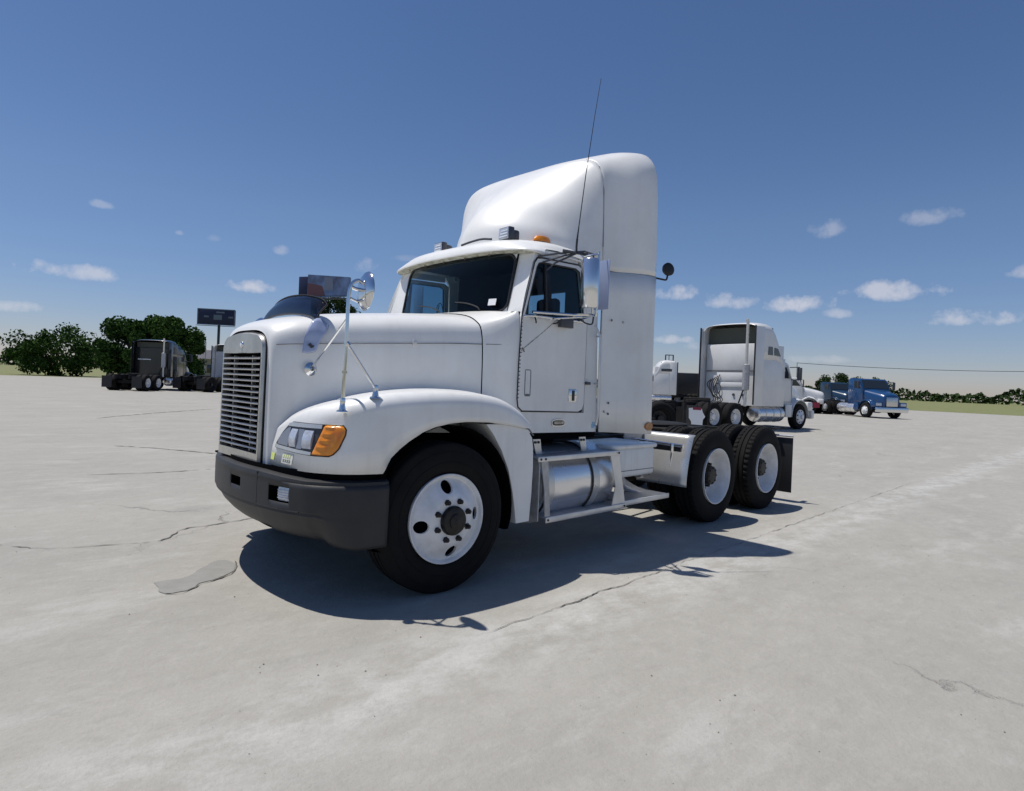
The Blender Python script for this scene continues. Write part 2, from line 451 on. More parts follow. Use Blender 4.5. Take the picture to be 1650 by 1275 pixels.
M['patch'] = mat('smooth_grey_repair', (.235, .232, .215), .8, var=.3, vscale=9, color2=(.275, .27, .25), bump=.2, bscale=50)
M['crack'] = mat('open_crack', (.11, .105, .095), .9)
M['chalk'] = mat('bleached_concrete', (.60, .59, .56), .85, var=.35, vscale=9, color2=(.48, .46, .42), bump=.3, bscale=60)
def sheet(name, pts, z, m, label=None):
    mb = MB()
    P = crom([(x, y, 0) for x, y in pts + [pts[0]]], 8)[:-1]
    P = [p + V(noise.noise(p * 9) * .035, noise.noise(p * 9 + V(5, 5, 5)) * .035, z) for p in P]
    f = mb.face(P)
    bmesh.ops.triangulate(mb.b, faces=[f])
    o = mb.build(name, m, smooth=0)
    for p_ in o.data.polygons:
        pass
    return tag(o, kind='structure')
def crackstrip(pts, w, z=.006):
    mb = MB(); P = crom([(x, y, z) for x, y in pts], 26)
    L, R = [], []
    for i, p in enumerate(P):
        d = (P[min(i + 1, len(P) - 1)] - P[max(i - 1, 0)]).normalized(); nn = V(-d.y, d.x, 0)
        j = noise.noise(p * 4.0) * .025 + noise.noise(p * 17) * .015
        ww = w * max(0.08, .6 + 1.1 * noise.noise(p * 7 + V(3, 1, 2))) * min(1, i / 6 + .1, (len(P) - 1 - i) / 6 + .1)
        L.append(p + nn * (j + ww / 2)); R.append(p + nn * (j - ww / 2))
    mb.grid([L, R])
    return tag(mb.build('ground_crack', 'crack', smooth=0), kind='structure')

sheet('pavement_patch', [(-1.44, 0.15), (-1.23, 0.16), (-0.95, 0.42), (-0.84, 0.34), (-0.89, 0.18), (-1.0, 0.03), (-1.19, -0.04), (-1.37, -0.15), (-1.45, -0.09)], .004, 'patch')
crackstrip([(-1.24, 1.25), (-1.08, 1.26), (-0.8, 1.54), (-0.54, 1.57), (-0.3, 1.6), (-0.1, 1.66)], .02)
crackstrip([(-0.9, 5.2), (-0.29, 5.04), (0.19, 4.98), (0.67, 5.0)], .03)
crackstrip([(0.44, -1.83), (0.65, -1.84), (0.89, -1.82), (1.18, -1.82)], .007)
crackstrip([(0.1, 8.6), (0.58, 8.0), (1.0, 7.3), (1.33, 6.65)], .04)
crackstrip([(1.2, 15.5), (2.67, 17.03), (4.28, 18.47), (6.04, 19.88)], .08)


crackstrip([(-1.44, -.10), (-1.36, -.16), (-1.19, -.05), (-1.0, .02), (-.88, .17), (-.83, .33)], .016)
crackstrip([(-.3, -1.86), (.5, -1.835), (1.3, -1.82), (2.4, -1.80), (3.6, -1.79), (5.0, -1.76), (7, -1.74), (10, -1.7)], .007)
crackstrip([(-2.4, 2.2), (-1.9, 1.5), (-1.5, 1.35), (-1.24, 1.25)], .014)
rp = random.Random(21); pv, pf = [], []
for k in range(1500):
    x = rp.uniform(-3.2, 7.5); y = rp.uniform(-4.4, 3.0)
    r_ = .002 + .005 * rp.random() ** 4
    if noise.noise(V(x * .8, y * .8, 4)) < -.05: continue
    c_ = V(x, y, r_ * .4); i = len(pv)
    for d in ((1, 0, 0), (-.2, .9, 0), (-.9, -.3, 0), (.2, -.9, 0), (0, 0, .7), (0, 0, -.5)): pv.append(c_ + V(*d) * r_ * rp.uniform(.7, 1.3))
    for a_, b_ in ((0, 1), (1, 2), (2, 3), (3, 0)): pf += [(i + a_, i + b_, i + 4), (i + b_, i + a_, i + 5)]
me = bpy.data.meshes.new('grit'); me.from_pydata(pv, [], pf); me.materials.append(mat('grit_stone', (.26, .24, .21), .9, var=.5, vscale=9))
tag(bpy.data.objects.new('grit', me), 'loose grit scattered on the concrete', 'grit', kind='stuff'); COL.objects.link(bpy.data.objects['grit'])

# ================================================================ MAIN TRUCK
T = empty('semi_truck', (0, 0, 0))
tag(T, 'large white tractor truck in the foreground with chrome grille, grey bumper and tall roof fairing', 'truck')

# ---- hood ------------------------------------------------------
H = [
 [(-.930, 0, 1.752), (-.930, .20, 1.744), (-.932, .315, 1.700), (-.934, .358, 1.60), (-.937, .362, 1.30), (-.940, .362, .84)],
 [(-.905, 0, 1.790), (-.905, .23, 1.781), (-.912, .355, 1.735), (-.920, .402, 1.62), (-.925, .412, 1.30), (-.928, .415, .835)],
 [(-.84, 0, 1.825), (-.84, .25, 1.815), (-.845, .392, 1.765), (-.855, .442, 1.64), (-.86, .456, 1.30), (-.86, .46, .86)],
 [(-.70, 0, 1.865), (-.70, .29, 1.853), (-.70, .440, 1.800), (-.70, .498, 1.67), (-.70, .512, 1.30), (-.70, .515, .9)],
 [(-.40, 0, 1.918), (-.40, .34, 1.903), (-.40, .515, 1.845), (-.40, .580, 1.70), (-.40, .595, 1.30), (-.40, .595, 1.0)],
 [(.05, 0, 1.968), (.05, .41, 1.952), (.05, .610, 1.892), (.05, .685, 1.735), (.05, .70, 1.30), (.05, .70, 1.05)],
 [(.35, 0, 1.995), (.35, .45, 1.978), (.35, .675, 1.918), (.35, .757, 1.765), (.35, .77, 1.30), (.35, .77, 1.05)],
 [(.595, 0, 2.015), (.595, .48, 1.998), (.595, .725, 1.935), (.595, .815, 1.79), (.595, .83, 1.30), (.595, .83, 1.05)],
]
mb = MB(); mb.grid(loft(mirror_half(H), 5, 5)); mb.build('hood', 'white', T, 40)
# grooves on hood
for s in (-1, 1):
    P = [(-.905, .424, 1.645), (-.84, .449, 1.652), (-.70, .506, 1.664), (-.40, .588, 1.685), (.05, .693, 1.715), (.35, .765, 1.735), (.594, .823, 1.745)]
    mb = MB(); mb.tube([(x, y * s, z) for x, y, z in crom(P, 4)], .0030, 6); mb.build('hood_seam', 'gap', T)
    mb = MB(); mb.tube([(x, y * s, 1.745 + (x - .6) * .05) for x, y in ((.62, .842), (.7, .893), (.8, .953))], .003, 6); mb.build('cowl_seam', 'gap', T)
    hl = MB().box(.02, .055, s * .69 - .012, s * .69 + .012, 1.70, 1.74, .006).build('hood_latch', 'alu', T)

# ---- cowl / cab front --------------------------------------------
CW = [
 [(.602, 0, 2.02), (.602, .49, 2.004), (.602, .730, 1.940), (.602, .820, 1.795), (.602, .836, 1.3), (.602, .836, 1.05)],
 [(.70, 0, 2.035), (.70, .51, 2.02), (.70, .785, 1.968), (.70, .885, 1.85), (.70, .90, 1.3), (.70, .90, 1.05)],
 [(.78, 0, 2.05), (.78, .54, 2.035), (.78, .83, 1.995), (.78, .935, 1.90), (.78, .95, 1.3), (.78, .95, 1.05)],
 [(.855, 0, 2.062), (.855, .55, 2.05), (.855, .86, 2.02), (.855, .968, 1.965), (.855, .982, 1.3), (.855, .982, 1.05)],
]
mb = MB(); mb.grid(loft(mirror_half(CW), 4, 5)); mb.build('cowl', 'white', T, 40)
mb = MB(); mb.grid(loft(mirror_half([[(x + .0, y * .985, z - .012) for x, y, z in CW[0]], [(.59, y * .985, z - .012) for x, y, z in CW[0]]]), 1, 5)); mb.build('cowl_gap', 'gap', T, 40)
mb = MB(); mb.grid(loft(mirror_half([[(.842, 0, 2.055), (.855, .55, 2.046), (.855, .86, 2.02)], [(.86, 0, 2.058), (.90, .5, 2.05), (.94, .80, 2.045)]]), 2, 3)); mb.build('cowl_top', 'white', T, 40)

def yc(z, base=.985):      # cab side tumblehome
    return base - max(0, z - 2.03) * .085
def sideplate(name, polys, thick, m, s, base=.985, parent=None):
    mb = MB()
    for poly in polys:
        mb.prism(poly, 0, thick)
    mb.xform(lambda p: V(p.x, s * (yc(p.z, base) - p.y), p.z))
    return mb.build(name, m, parent or T, 30)
win_in = [(.903, 2.005), (1.052, 2.415), (1.075, 2.445), (1.12, 2.458), (1.56, 2.472), (1.61, 2.452), (1.655, 2.04), (1.65, 2.02)]
win_out = [(.862, 1.985), (1.025, 2.445), (1.06, 2.485), (1.12, 2.495), (1.60, 2.51), (1.665, 2.48), (1.70, 2.03), (1.70, 2.0)]
for s in (-1, 1):
    # cab side panels
    sideplate('cab_side', [
        [(.857, 1.05), (1.90, 1.035), (1.90, 1.205), (.90, 1.22), (.857, 1.30)],
        [(1.712, 1.206), (1.90, 1.206), (1.90, 2.60), (1.60, 2.585), (1.675, 2.49), (1.712, 2.06)],
        [(1.02, 2.455), (1.06, 2.497), (1.12, 2.507), (1.60, 2.522), (1.60, 2.585), (1.05, 2.57)],
    ], .03, 'white', s, .982)
    # a-pillar
    mb = MB()
    L = [[(.930, .752, 2.04), (.90, .93, 2.03), (.865, .978, 2.01)], [(.965, .757, 2.2), (.95, .925, 2.2), (.92, .965, 2.2)], [(1.035, .757, 2.50), (1.04, .905, 2.50), (1.03, .942, 2.49)], [(1.05, .757, 2.57), (1.06, .9, 2.57), (1.06, .935, 2.57)]]
    mb.grid([[Y(p, s) for p in r] for r in loft(L, 4, 4)])
    mb.build('windshield_pillar', 'white', T, 40)
    # door
    low = [(.862, 1.985), (.846, 1.60), (.843, 1.33), (.858, 1.26), (.905, 1.228), (1.62, 1.215), (1.675, 1.235), (1.698, 1.29), (1.70, 2.0)]
    mb = MB(); mb.prism(low, 0, .03)
    n = len(win_in)
    for i in range(n):
        j = (i + 1) % n
        if j == 0: q = [win_out[i], win_out[j], win_in[j], win_in[i]]
        q = [win_out[i], win_out[j], win_in[j], win_in[i]]
        mb.prism(q, 0, .03)
    mb.xform(lambda p: V(p.x, s * (yc(p.z, .990) - p.y), p.z))
    door = mb.build('door', 'white', T, 30)
    mb = MB(); loop = [(1.665, 2.48), (1.60, 2.51), (1.12, 2.495), (1.06, 2.485), (1.025, 2.445)] + low[:-2]
    mb.tube([(x, s * (yc(z, .988)), z) for x, z in loop], .0058, 6); mb.build('door_seal', 'seal', T)
    mb = MB(); mb.tube([(x, s * (yc(z, .988)), z) for x, z in ((1.675, 1.235), (1.698, 1.29), (1.70, 2.0), (1.665, 2.48))], .0035, 6); mb.build('door_seam', 'gap', T)
    # glass
    mb = MB(); mb.prism(win_in, .012, .018); mb.xform(lambda p: V(p.x, s * (yc(p.z, .985) - p.y), p.z)); mb.build('door_window', 'glass', door, 0)
    mb = MB(); mb.tube([(x, s * (yc(z, .985)), z) for x, z in win_in + [win_in[0]]], .008, 6); mb.build('window_seal', 'seal', door)
    sideplate('vent_post', [[(1.155, 2.01), (1.175, 2.01), (1.175, 2.46), (1.155, 2.46)]], .02, 'seal', s, .987, door)
    if s == -1:
        # door furniture
        mb = MB(); pts = [(.925, 1.36), (.925, 1.55), (.93, 1.56), (.985, 1.56), (.99, 1.55), (.99, 1.36), (.985, 1.35), (.93, 1.35), (.925, 1.36)]
        mb.tube([(x, -.991, z) for x, z in pts], .0035, 6); mb.build('door_vent_frame', 'gap', door)
        MB().box(.935, .98, -.9945, -.988, 1.352, 1.366, .002).build('vent_scoop', 'gap', door)
        mb = MB(); mb.box(1.475, 1.585, -1.0, -.985, 1.305, 1.415, .006); h = mb.build('door_handle', 'chrome', door)
        MB().box(1.515, 1.55, -1.004, -.996, 1.315, 1.405, .003).build('handle_recess', 'seal', h)
        # scratch from window to hinge
        mb = MB(); P = crom([(1.27, -.9925, 1.985), (1.12, -.9925, 1.88), (1.0, -.9925, 1.80), (.90, -.9925, 1.735), (.865, -.9925, 1.71)], 8)
        mb.tube(P, .0028, 5, rs=[.0010 + .0022 * random.random() for _ in P]); mb.build('scratch', 'rust', door)
        for k in range(7):
            x = .862 + random.random() * .05; z = 1.69 + random.random() * .05
            MB().box(x, x + .012, -.9915, -.9895, z, z + .007).build('rust_chip', 'rust', door)
        # hinge rivets along leading edge
        for k in range(22):
            z = 1.33 + k * .030
            MB().box(.853 + (z - 1.6) * .02, .861 + (z - 1.6) * .02, -.9955, -.985, z, z + .009).build('rivet', 'gap', door)
        # badge
        bd = MB(); ov = [(1.36 + .085 * math.copysign(abs(math.cos(a)) ** .55, math.cos(a)), 1.125 + .030 * math.copysign(abs(math.sin(a)) ** .7, math.sin(a))) for a in [2 * PI * k / 32 for k in range(32)]]
        bd.prism(ov, -.985, -.992); badge = bd.build('cab_badge', 'chrome', T)
        bd = MB(); ov2 = [((x - 1.36) * .9 + 1.36, (z - 1.125) * .78 + 1.125) for x, z in ov]; bd.prism(ov2, -.991, -.9945); bd.build('badge_plate', 'badge', badge)
        cu = bpy.data.curves.new('badge_text', 'FONT'); cu.body = 'FREIGHTLINER'; cu.size = .030; cu.extrude = .001; cu.align_x = 'CENTER'; cu.align_y = 'CENTER'; cu.space_character = .86; cu.shear = .25
        to = bpy.data.objects.new('tmp', cu); COL.objects.link(to)
        dg = bpy.context.evaluated_depsgraph_get(); me = bpy.data.meshes.new_from_object(to.evaluated_get(dg)); bpy.data.objects.remove(to)
        me.transform(Matrix.Translation((1.36, -.996, 1.125)) @ Matrix.Rotation(PI / 2, 4, 'X') @ Matrix.Scale(.72, 4, (1, 0, 0)))
        me.materials.clear(); me.materials.append(M['chrome'])
        o = bpy.data.objects.new('badge_lettering', me); COL.objects.link(o); o.parent = badge
        # blue tape
        for (x0, x1, z0, z1) in ((1.83, 1.868, 1.07, 1.105), (1.872, 1.895, 1.082, 1.125), (1.84, 1.86, 1.105, 1.125)):
            MB().box(x0, x1, -.9855, -.981, z0, z1).build('tape_scrap', 'tape', T)
    # drip rail and vertical grab rail behind door
    MB().tube([(1.835, s * 1.03, 1.10), (1.835, s * 1.045, 1.2), (1.83, s * 1.045, 1.9), (1.80, s * 1.0, 2.0)], .011, 8).build('grab_rail', 'alu', T)
    for z in (1.47, 1.9): MB().tube([(1.835, s * 1.045, z), (1.86, s * .98, z)], .009, 8).build('rail_bracket', 'alu', T)
    MB().box(1.70, 1.76, s * 1.0 - .012, s * 1.0 + .012, 1.46, 1.485, .004).build('door_stop', 'darkplastic', T)

# ---- roof with visor lip -------------------------------------------
RF = [
 [(.880, 0, 2.566), (.888, .35, 2.566), (.912, .64, 2.558), (.952, .86, 2.545), (1.01, .945, 2.532), (1.12, .960, 2.515)],
 [(.868, 0, 2.578), (.876, .35, 2.578), (.902, .64, 2.570), (.942, .87, 2.557), (1.01, .958, 2.545), (1.12, .972, 2.535)],
 [(.905, 0, 2.640), (.91, .35, 2.640), (.94, .62, 2.630), (.99, .81, 2.610), (1.06, .915, 2.585), (1.15, .953, 2.57)],
 [(1.0, 0, 2.685), (1.01, .35, 2.685), (1.03, .60, 2.678), (1.07, .78, 2.655), (1.13, .885, 2.618), (1.20, .945, 2.58)],
 [(1.30, 0, 2.70), (1.30, .35, 2.70), (1.30, .60, 2.70), (1.31, .78, 2.685), (1.33, .89, 2.645), (1.35, .95, 2.585)],
 [(1.62, 0, 2.70), (1.62, .35, 2.70), (1.62, .60, 2.70), (1.62, .78, 2.685), (1.62, .89, 2.645), (1.62, .95, 2.57)],
 [(1.90, 0, 2.69), (1.90, .35, 2.69), (1.90, .60, 2.69), (1.90, .78, 2.67), (1.90, .89, 2.62), (1.90, .95, 2.55)],
]
mb = MB(); mb.grid(loft(mirror_half(RF), 4, 5)); mb.build('cab_roof', 'white', T, 40)
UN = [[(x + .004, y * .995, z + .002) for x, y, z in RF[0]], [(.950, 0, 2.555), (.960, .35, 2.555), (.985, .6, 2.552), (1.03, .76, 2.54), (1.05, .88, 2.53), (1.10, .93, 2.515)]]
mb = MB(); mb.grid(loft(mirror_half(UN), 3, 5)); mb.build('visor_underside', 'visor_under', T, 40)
for k in range(6):
    y = -.78 + k * .3
    mb = MB(); mb.lathe([(-.006, .001), (-.006, .009), (.004, .011)], (.93 + .1 * abs(y) ** 2, y, 2.548), 'Z', 10); mb.build('visor_screw', 'rust', T)
for s in (-1, 1):   # edge rail over door
    MB().tube(crom([(1.06, s * .962, 2.535), (1.25, s * .958, 2.55), (1.6, s * .955, 2.545), (1.9, s * .952, 2.54)], 4), .008, 8).build('drip_rail', 'white', T)

# ---- windshield ----------------------------------------------------
WS = [[(.845, 0, 2.050), (.872, .45, 2.050), (.932, .748, 2.045)], [(.890, 0, 2.30), (.915, .45, 2.30), (.975, .752, 2.30)], [(.945, 0, 2.560), (.970, .45, 2.556), (1.03, .755, 2.538)]]
wsr = loft(mirror_half(WS), 6, 6)
mb = MB(); mb.grid(wsr); ws = mb.build('windshield', 'glass', T, 40)
def wpt(u, v, off=0.0):        # u: y in metres, v: 0 bottom .. 1 top
    f = v * (len(wsr) - 1); i = min(int(f), len(wsr) - 2); row = [p.lerp(q, f - i) for p, q in zip(wsr[i], wsr[i + 1])]
    for j in range(len(row) - 1):
        if row[j].y <= u <= row[j + 1].y: return row[j].lerp(row[j + 1], (u - row[j].y) / (row[j + 1].y - row[j].y)) + V(-off, 0, 0)
    return (row[0] if u < row[0].y else row[-1]) + V(-off, 0, 0)
edge = []
W2, rc_ = .748, .085
for (su, v0, sv, a0) in ((1, 0, 1, -90), (1, 1, -1, 0), (-1, 1, -1, 90), (-1, 0, 1, 180)):
    arc = []
    for k in range(9):
        a = math.radians(a0 + 90 * k / 8)
        u = su * (W2 - rc_) + rc_ * math.cos(a); v = v0 + sv * (rc_ / .49) + (rc_ / .49) * math.sin(a)
        arc.append(wpt(u, v, .004))
    edge += arc
    cpt = wpt(su * (W2 + .004), v0, .004)
    mb = MB()
    for p, q in zip(arc, arc[1:]): mb.face([cpt, p, q])
    mb.build('windshield_corner', 'white', T, 0)
edge.append(edge[0])
mb = MB(); mb.tube(edge, .011, 8); mb.build('windshield_seal', 'seal', T)
for y in (-.42, .12):
    mb = MB(); mb.tube(crom([(.835, y - .09, 2.06), (.84, y - .05, 2.09), (.85, y + .10, 2.13), (.86, y + .26, 2.15)], 5), .006, 6); mb.build('wiper', 'seal', T)
mb = MB(); mb.box(-.04, .04, -.001, .001, -.028, .028)
mb.xform(lambda p: V(.893 + p.z * .2 - p.x * -.17 - .012, -.615 - p.x, 2.125 + p.z)); mb.build('windshield_sticker', 'paper', ws)

# ---- cab interior --------------------------------------------------
MB().box(.95, 1.86, -.94, .94, 1.2, 1.25).build('cab_floor', 'interior', T)
mb = MB()
mb.box(.90, 1.2, -.90, .90, 1.7, 2.0, .04); mb.build('dashboard', 'interior', T)
mb = MB(); X0, X1 = 1.80, 1.86     # rear wall with window opening
for (y0, y1, z0, z1) in ((-.94, .94, 1.25, 2.03), (-.94, .94, 2.33, 2.62), (-.94, -.64, 2.03, 2.33), (-.42, -.37, 2.03, 2.33), (-.12, .94, 2.03, 2.33)):
    mb.box(X0, X1, y0, y1, z0, z1)
mb.build('cab_back_wall', 'interior', T, weld=False)
MB().box(1.02, 1.86, -.78, .78, 2.575, 2.60).build('headliner', 'interior', T)
for s in (-1, 1):
    sideplate('door_trim', [[(.9, 1.25), (1.7, 1.25), (1.7, 2.02), (.9, 2.0)]], .02, 'interior', s, .95)
for y in (-.50, .48):
    mb = MB(); mb.box(1.32, 1.74, y - .25, y + .25, 1.55, 1.75, .05); mb.box(1.66, 1.79, y - .24, y + .24, 1.7, 2.10, .05); mb.box(1.68, 1.77, y - .13 * (1 if y < 0 else 2.0), y + .13 * (1 if y < 0 else 1.6), 2.08, 2.26, .04); mb.build('seat', 'seat', T)
mb = MB(); c0 = V(1.24, -.5, 1.98)
mb.tube([c0 + V(.08 * math.sin(a) * -.4, .23 * math.cos(a), .23 * math.sin(a) * .55) for a in [2 * PI * k / 30 for k in range(31)]], .014, 8)
mb.tube([(1.24, -.73, 1.98), (1.24, -.27, 1.98)], .012, 6); mb.tube([(1.24, -.5, 1.98), (1.1, -.5, 1.85)], .02, 6); mb.build('steering_wheel', 'seat', T)
mb = MB()   # sleeper window curtain cord loops by the far quarter window
mb.tube(crom([(1.3, .62, 2.22), (1.31, .66, 2.14), (1.32, .60, 2.10), (1.3, .56, 2.16), (1.3, .6, 2.24), (1.3, .66, 2.2), (1.3, .64, 2.08)], 5), .004, 5); mb.build('hanging_cord', 'seat', T)

# ---- roof fairing ----------------------------------------------------
FA = [
 [(1.03, 0, 2.675), (1.06, .22, 2.675), (1.15, .45, 2.665), (1.30, .66, 2.63), (1.50, .82, 2.58), (1.70, .93, 2.55)],
 [(1.085, 0, 2.86), (1.115, .23, 2.86), (1.20, .46, 2.845), (1.34, .67, 2.80), (1.53, .83, 2.72), (1.72, .94, 2.57)],
 [(1.23, 0, 3.07), (1.26, .26, 3.06), (1.34, .49, 3.02), (1.46, .70, 2.94), (1.61, .86, 2.80), (1.75, .955, 2.59)],
 [(1.46, 0, 3.28), (1.48, .32, 3.265), (1.54, .57, 3.21), (1.61, .78, 3.10), (1.71, .91, 2.92), (1.79, .972, 2.60)],
 [(1.68, 0, 3.46), (1.69, .38, 3.447), (1.72, .66, 3.39), (1.76, .845, 3.28), (1.81, .945, 3.04), (1.84, .985, 2.60)],
 [(1.88, 0, 3.605), (1.88, .46, 3.60), (1.88, .76, 3.565), (1.88, .915, 3.46), (1.88, .975, 3.24), (1.88, .995, 2.56)],
]
mb = MB(); mb.grid(loft(mirror_half(FA), 6, 6))
mb.xform(lambda p: V(p.x + .24 * max(0, min(1, p.y / .55)) * max(0, min(1, (1.86 - p.x) / .6)), p.y, p.z)); mb.build('roof_fairing', 'white', T, 60, solid=.012)
EX = [
 [(1.885, 0, 3.608), (1.885, .46, 3.603), (1.885, .76, 3.568), (1.885, .917, 3.463), (1.885, .978, 3.24), (1.885, .996, 2.80), (1.885, .998, 2.51)],
 [(1.96, 0, 3.635), (1.96, .48, 3.63), (1.96, .79, 3.60), (1.96, .945, 3.50), (1.96, .998, 3.26), (1.96, 1.01, 2.80), (1.96, 1.01, 2.51)],
 [(2.03, 0, 3.66), (2.03, .50, 3.655), (2.03, .83, 3.625), (2.03, .985, 3.52), (2.03, 1.04, 3.28), (2.03, 1.04, 2.80), (2.03, 1.035, 2.51)],
 [(2.18, 0, 3.70), (2.18, .56, 3.70), (2.18, .89, 3.68), (2.18, 1.07, 3.58), (2.18, 1.15, 3.34), (2.18, 1.155, 2.80), (2.18, 1.13, 2.51)],
 [(2.33, 0, 3.735), (2.33, .58, 3.735), (2.33, .92, 3.715), (2.33, 1.10, 3.62), (2.33, 1.185, 3.38), (2.33, 1.20, 2.80), (2.33, 1.195, 2.51)],
 [(2.44, 0, 3.75), (2.44, .58, 3.75), (2.44, .92, 3.735), (2.44, 1.10, 3.635), (2.44, 1.18, 3.40), (2.44, 1.20, 2.80), (2.44, 1.20, 2.51)],
 [(2.475, 0, 3.745), (2.475, .58, 3.745), (2.475, .91, 3.725), (2.475, 1.08, 3.625), (2.475, 1.155, 3.39), (2.475, 1.175, 2.80), (2.475, 1.175, 2.51)],
]
mb = MB(); mb.grid(loft(mirror_half(EX), 4, 5)); mb.build('fairing_extension', 'white', T, 60, solid=.012)
for s in (-1, 1):
    R = [[(x, y * s, 2.500), (x, y * s, 1.9), (x, (y + .012) * s, 1.035 - (x - 1.88) * .03)] for x, y in ((1.905, 1.000), (1.96, 1.010), (2.06, 1.045), (2.20, 1.13), (2.33, 1.195), (2.44, 1.205), (2.475, 1.18))]
    mb = MB(); mb.grid(loft(R, 4, 3)); e = mb.build('side_extender', 'white', T, 60, solid=.012)
    mb = MB(); mb.tube([(x, (y - .002) * s, 2.505) for x, y in ((1.89, .998), (1.96, 1.01), (2.05, 1.042), (2.19, 1.13), (2.33, 1.195), (2.44, 1.202))], .0035, 6); mb.build('extender_seam', 'gap', T)
    mb = MB(); mb.tube([(1.8825, s * .994, 2.72), (1.884, s * .978, 3.24), (1.884, s * .917, 3.463), (1.884, s * .76, 3.567)], .0035, 6); mb.build('fairing_seam', 'gap', T)
    mb = MB(); mb.tube([(1.90, s * .99, 2.62), (1.90, s * .99, 1.06)], .004, 6); mb.build('extender_hinge_line', 'gap', T)
    for (x, z) in ((2.0, 2.06), (2.12, 2.05), (2.44, 2.35), (2.44, 2.1), (2.44, 1.85), (2.44, 1.5), (2.0, 1.30), (1.96, 1.22), (2.0, 1.2), (2.44, 1.3), (2.3, 2.05)):
        y = 1.022 + (x - 1.97) * .38 if x < 2.34 else 1.195
        mb = MB(); mb.lathe([(-.003, .0105), (.002, .0105), (.003, .001)], (x, s * (y + .004), z), 'Y', 8); mb.build('rivet', 'gap', e)
    mb = MB(); ov = [(2.40 + .062 * math.cos(a), 1.09 + .038 * math.sin(a)) for a in [2 * PI * k / 24 for k in range(24)]]
    mb.prism(ov, s * 1.2, s * 1.225); mb.build('side_marker_light', 'amber_old', T)

# ---- fenders ------------------------------------------------------------
FEN = [  # O(outer x,y), I(inner x,y), wall top, crown, inner z
 ((-.930, .440), (-.900, .425), 1.08, 1.10, 1.10),
 ((-.925, .600), (-.830, .46), 1.125, 1.175, 1.165),
 ((-.912, .750), (-.740, .50), 1.14, 1.230, 1.215),
 ((-.885, .865), (-.630, .53), 1.14, 1.265, 1.250),
 ((-.835, .962), (-.540, .56), 1.14, 1.290, 1.275),
 ((-.740, 1.065), (-.430, .59), 1.14, 1.322, 1.305),
 ((-.600, 1.135), (-.300, .62), 1.17, 1.350, 1.330),
 ((-.400, 1.170), (-.120, .66), 1.21, 1.375, 1.355),
 ((-.100, 1.190), (.080, .70), 1.24, 1.388, 1.370),
 ((.250, 1.190), (.300, .76), 1.24, 1.380, 1.362),
 ((.500, 1.185), (.500, .80), 1.215, 1.345, 1.330),
 ((.680, 1.180), (.660, .86), 1.17, 1.275, 1.270),
 ((.800, 1.170), (.790, .93), 1.12, 1.19, 1.19),
 ((.868, 1.160), (.862, .97), 1.085, 1.115, 1.12),
]
def lean(p):            # the nose panel leans back towards the top
    k = max(0, min(1, (p.z - .85) / .3)) * max(0, min(1, (-.50 - p.x) / .3))
    return V(p.x + .05 * k, p.y, p.z)
def far_shift(p):       # the off-side corner of the nose sits a little further back
    k = max(0, min(1, (p.y - .35) / .5)) * max(0, min(1, (-.25 - p.x) / .4))
    return V(p.x + .17 * k, p.y, p.z)
AR = [(-2, .85), (-.505, .85), (-.490, .885), (-.46, .945), (-.40, 1.00), (-.33, 1.05), (-.23, 1.105), (-.13, 1.138), (0, 1.160), (.14, 1.168), (.36, 1.160), (.6, 1.13), (.87, 1.085)]
def arch(x):
    for (a, b_), (c_, d) in zip(AR, AR[1:]):
        if a <= x <= c_: return b_ + (d - b_) * (x - a) / (c_ - a)
    return AR[-1][1]
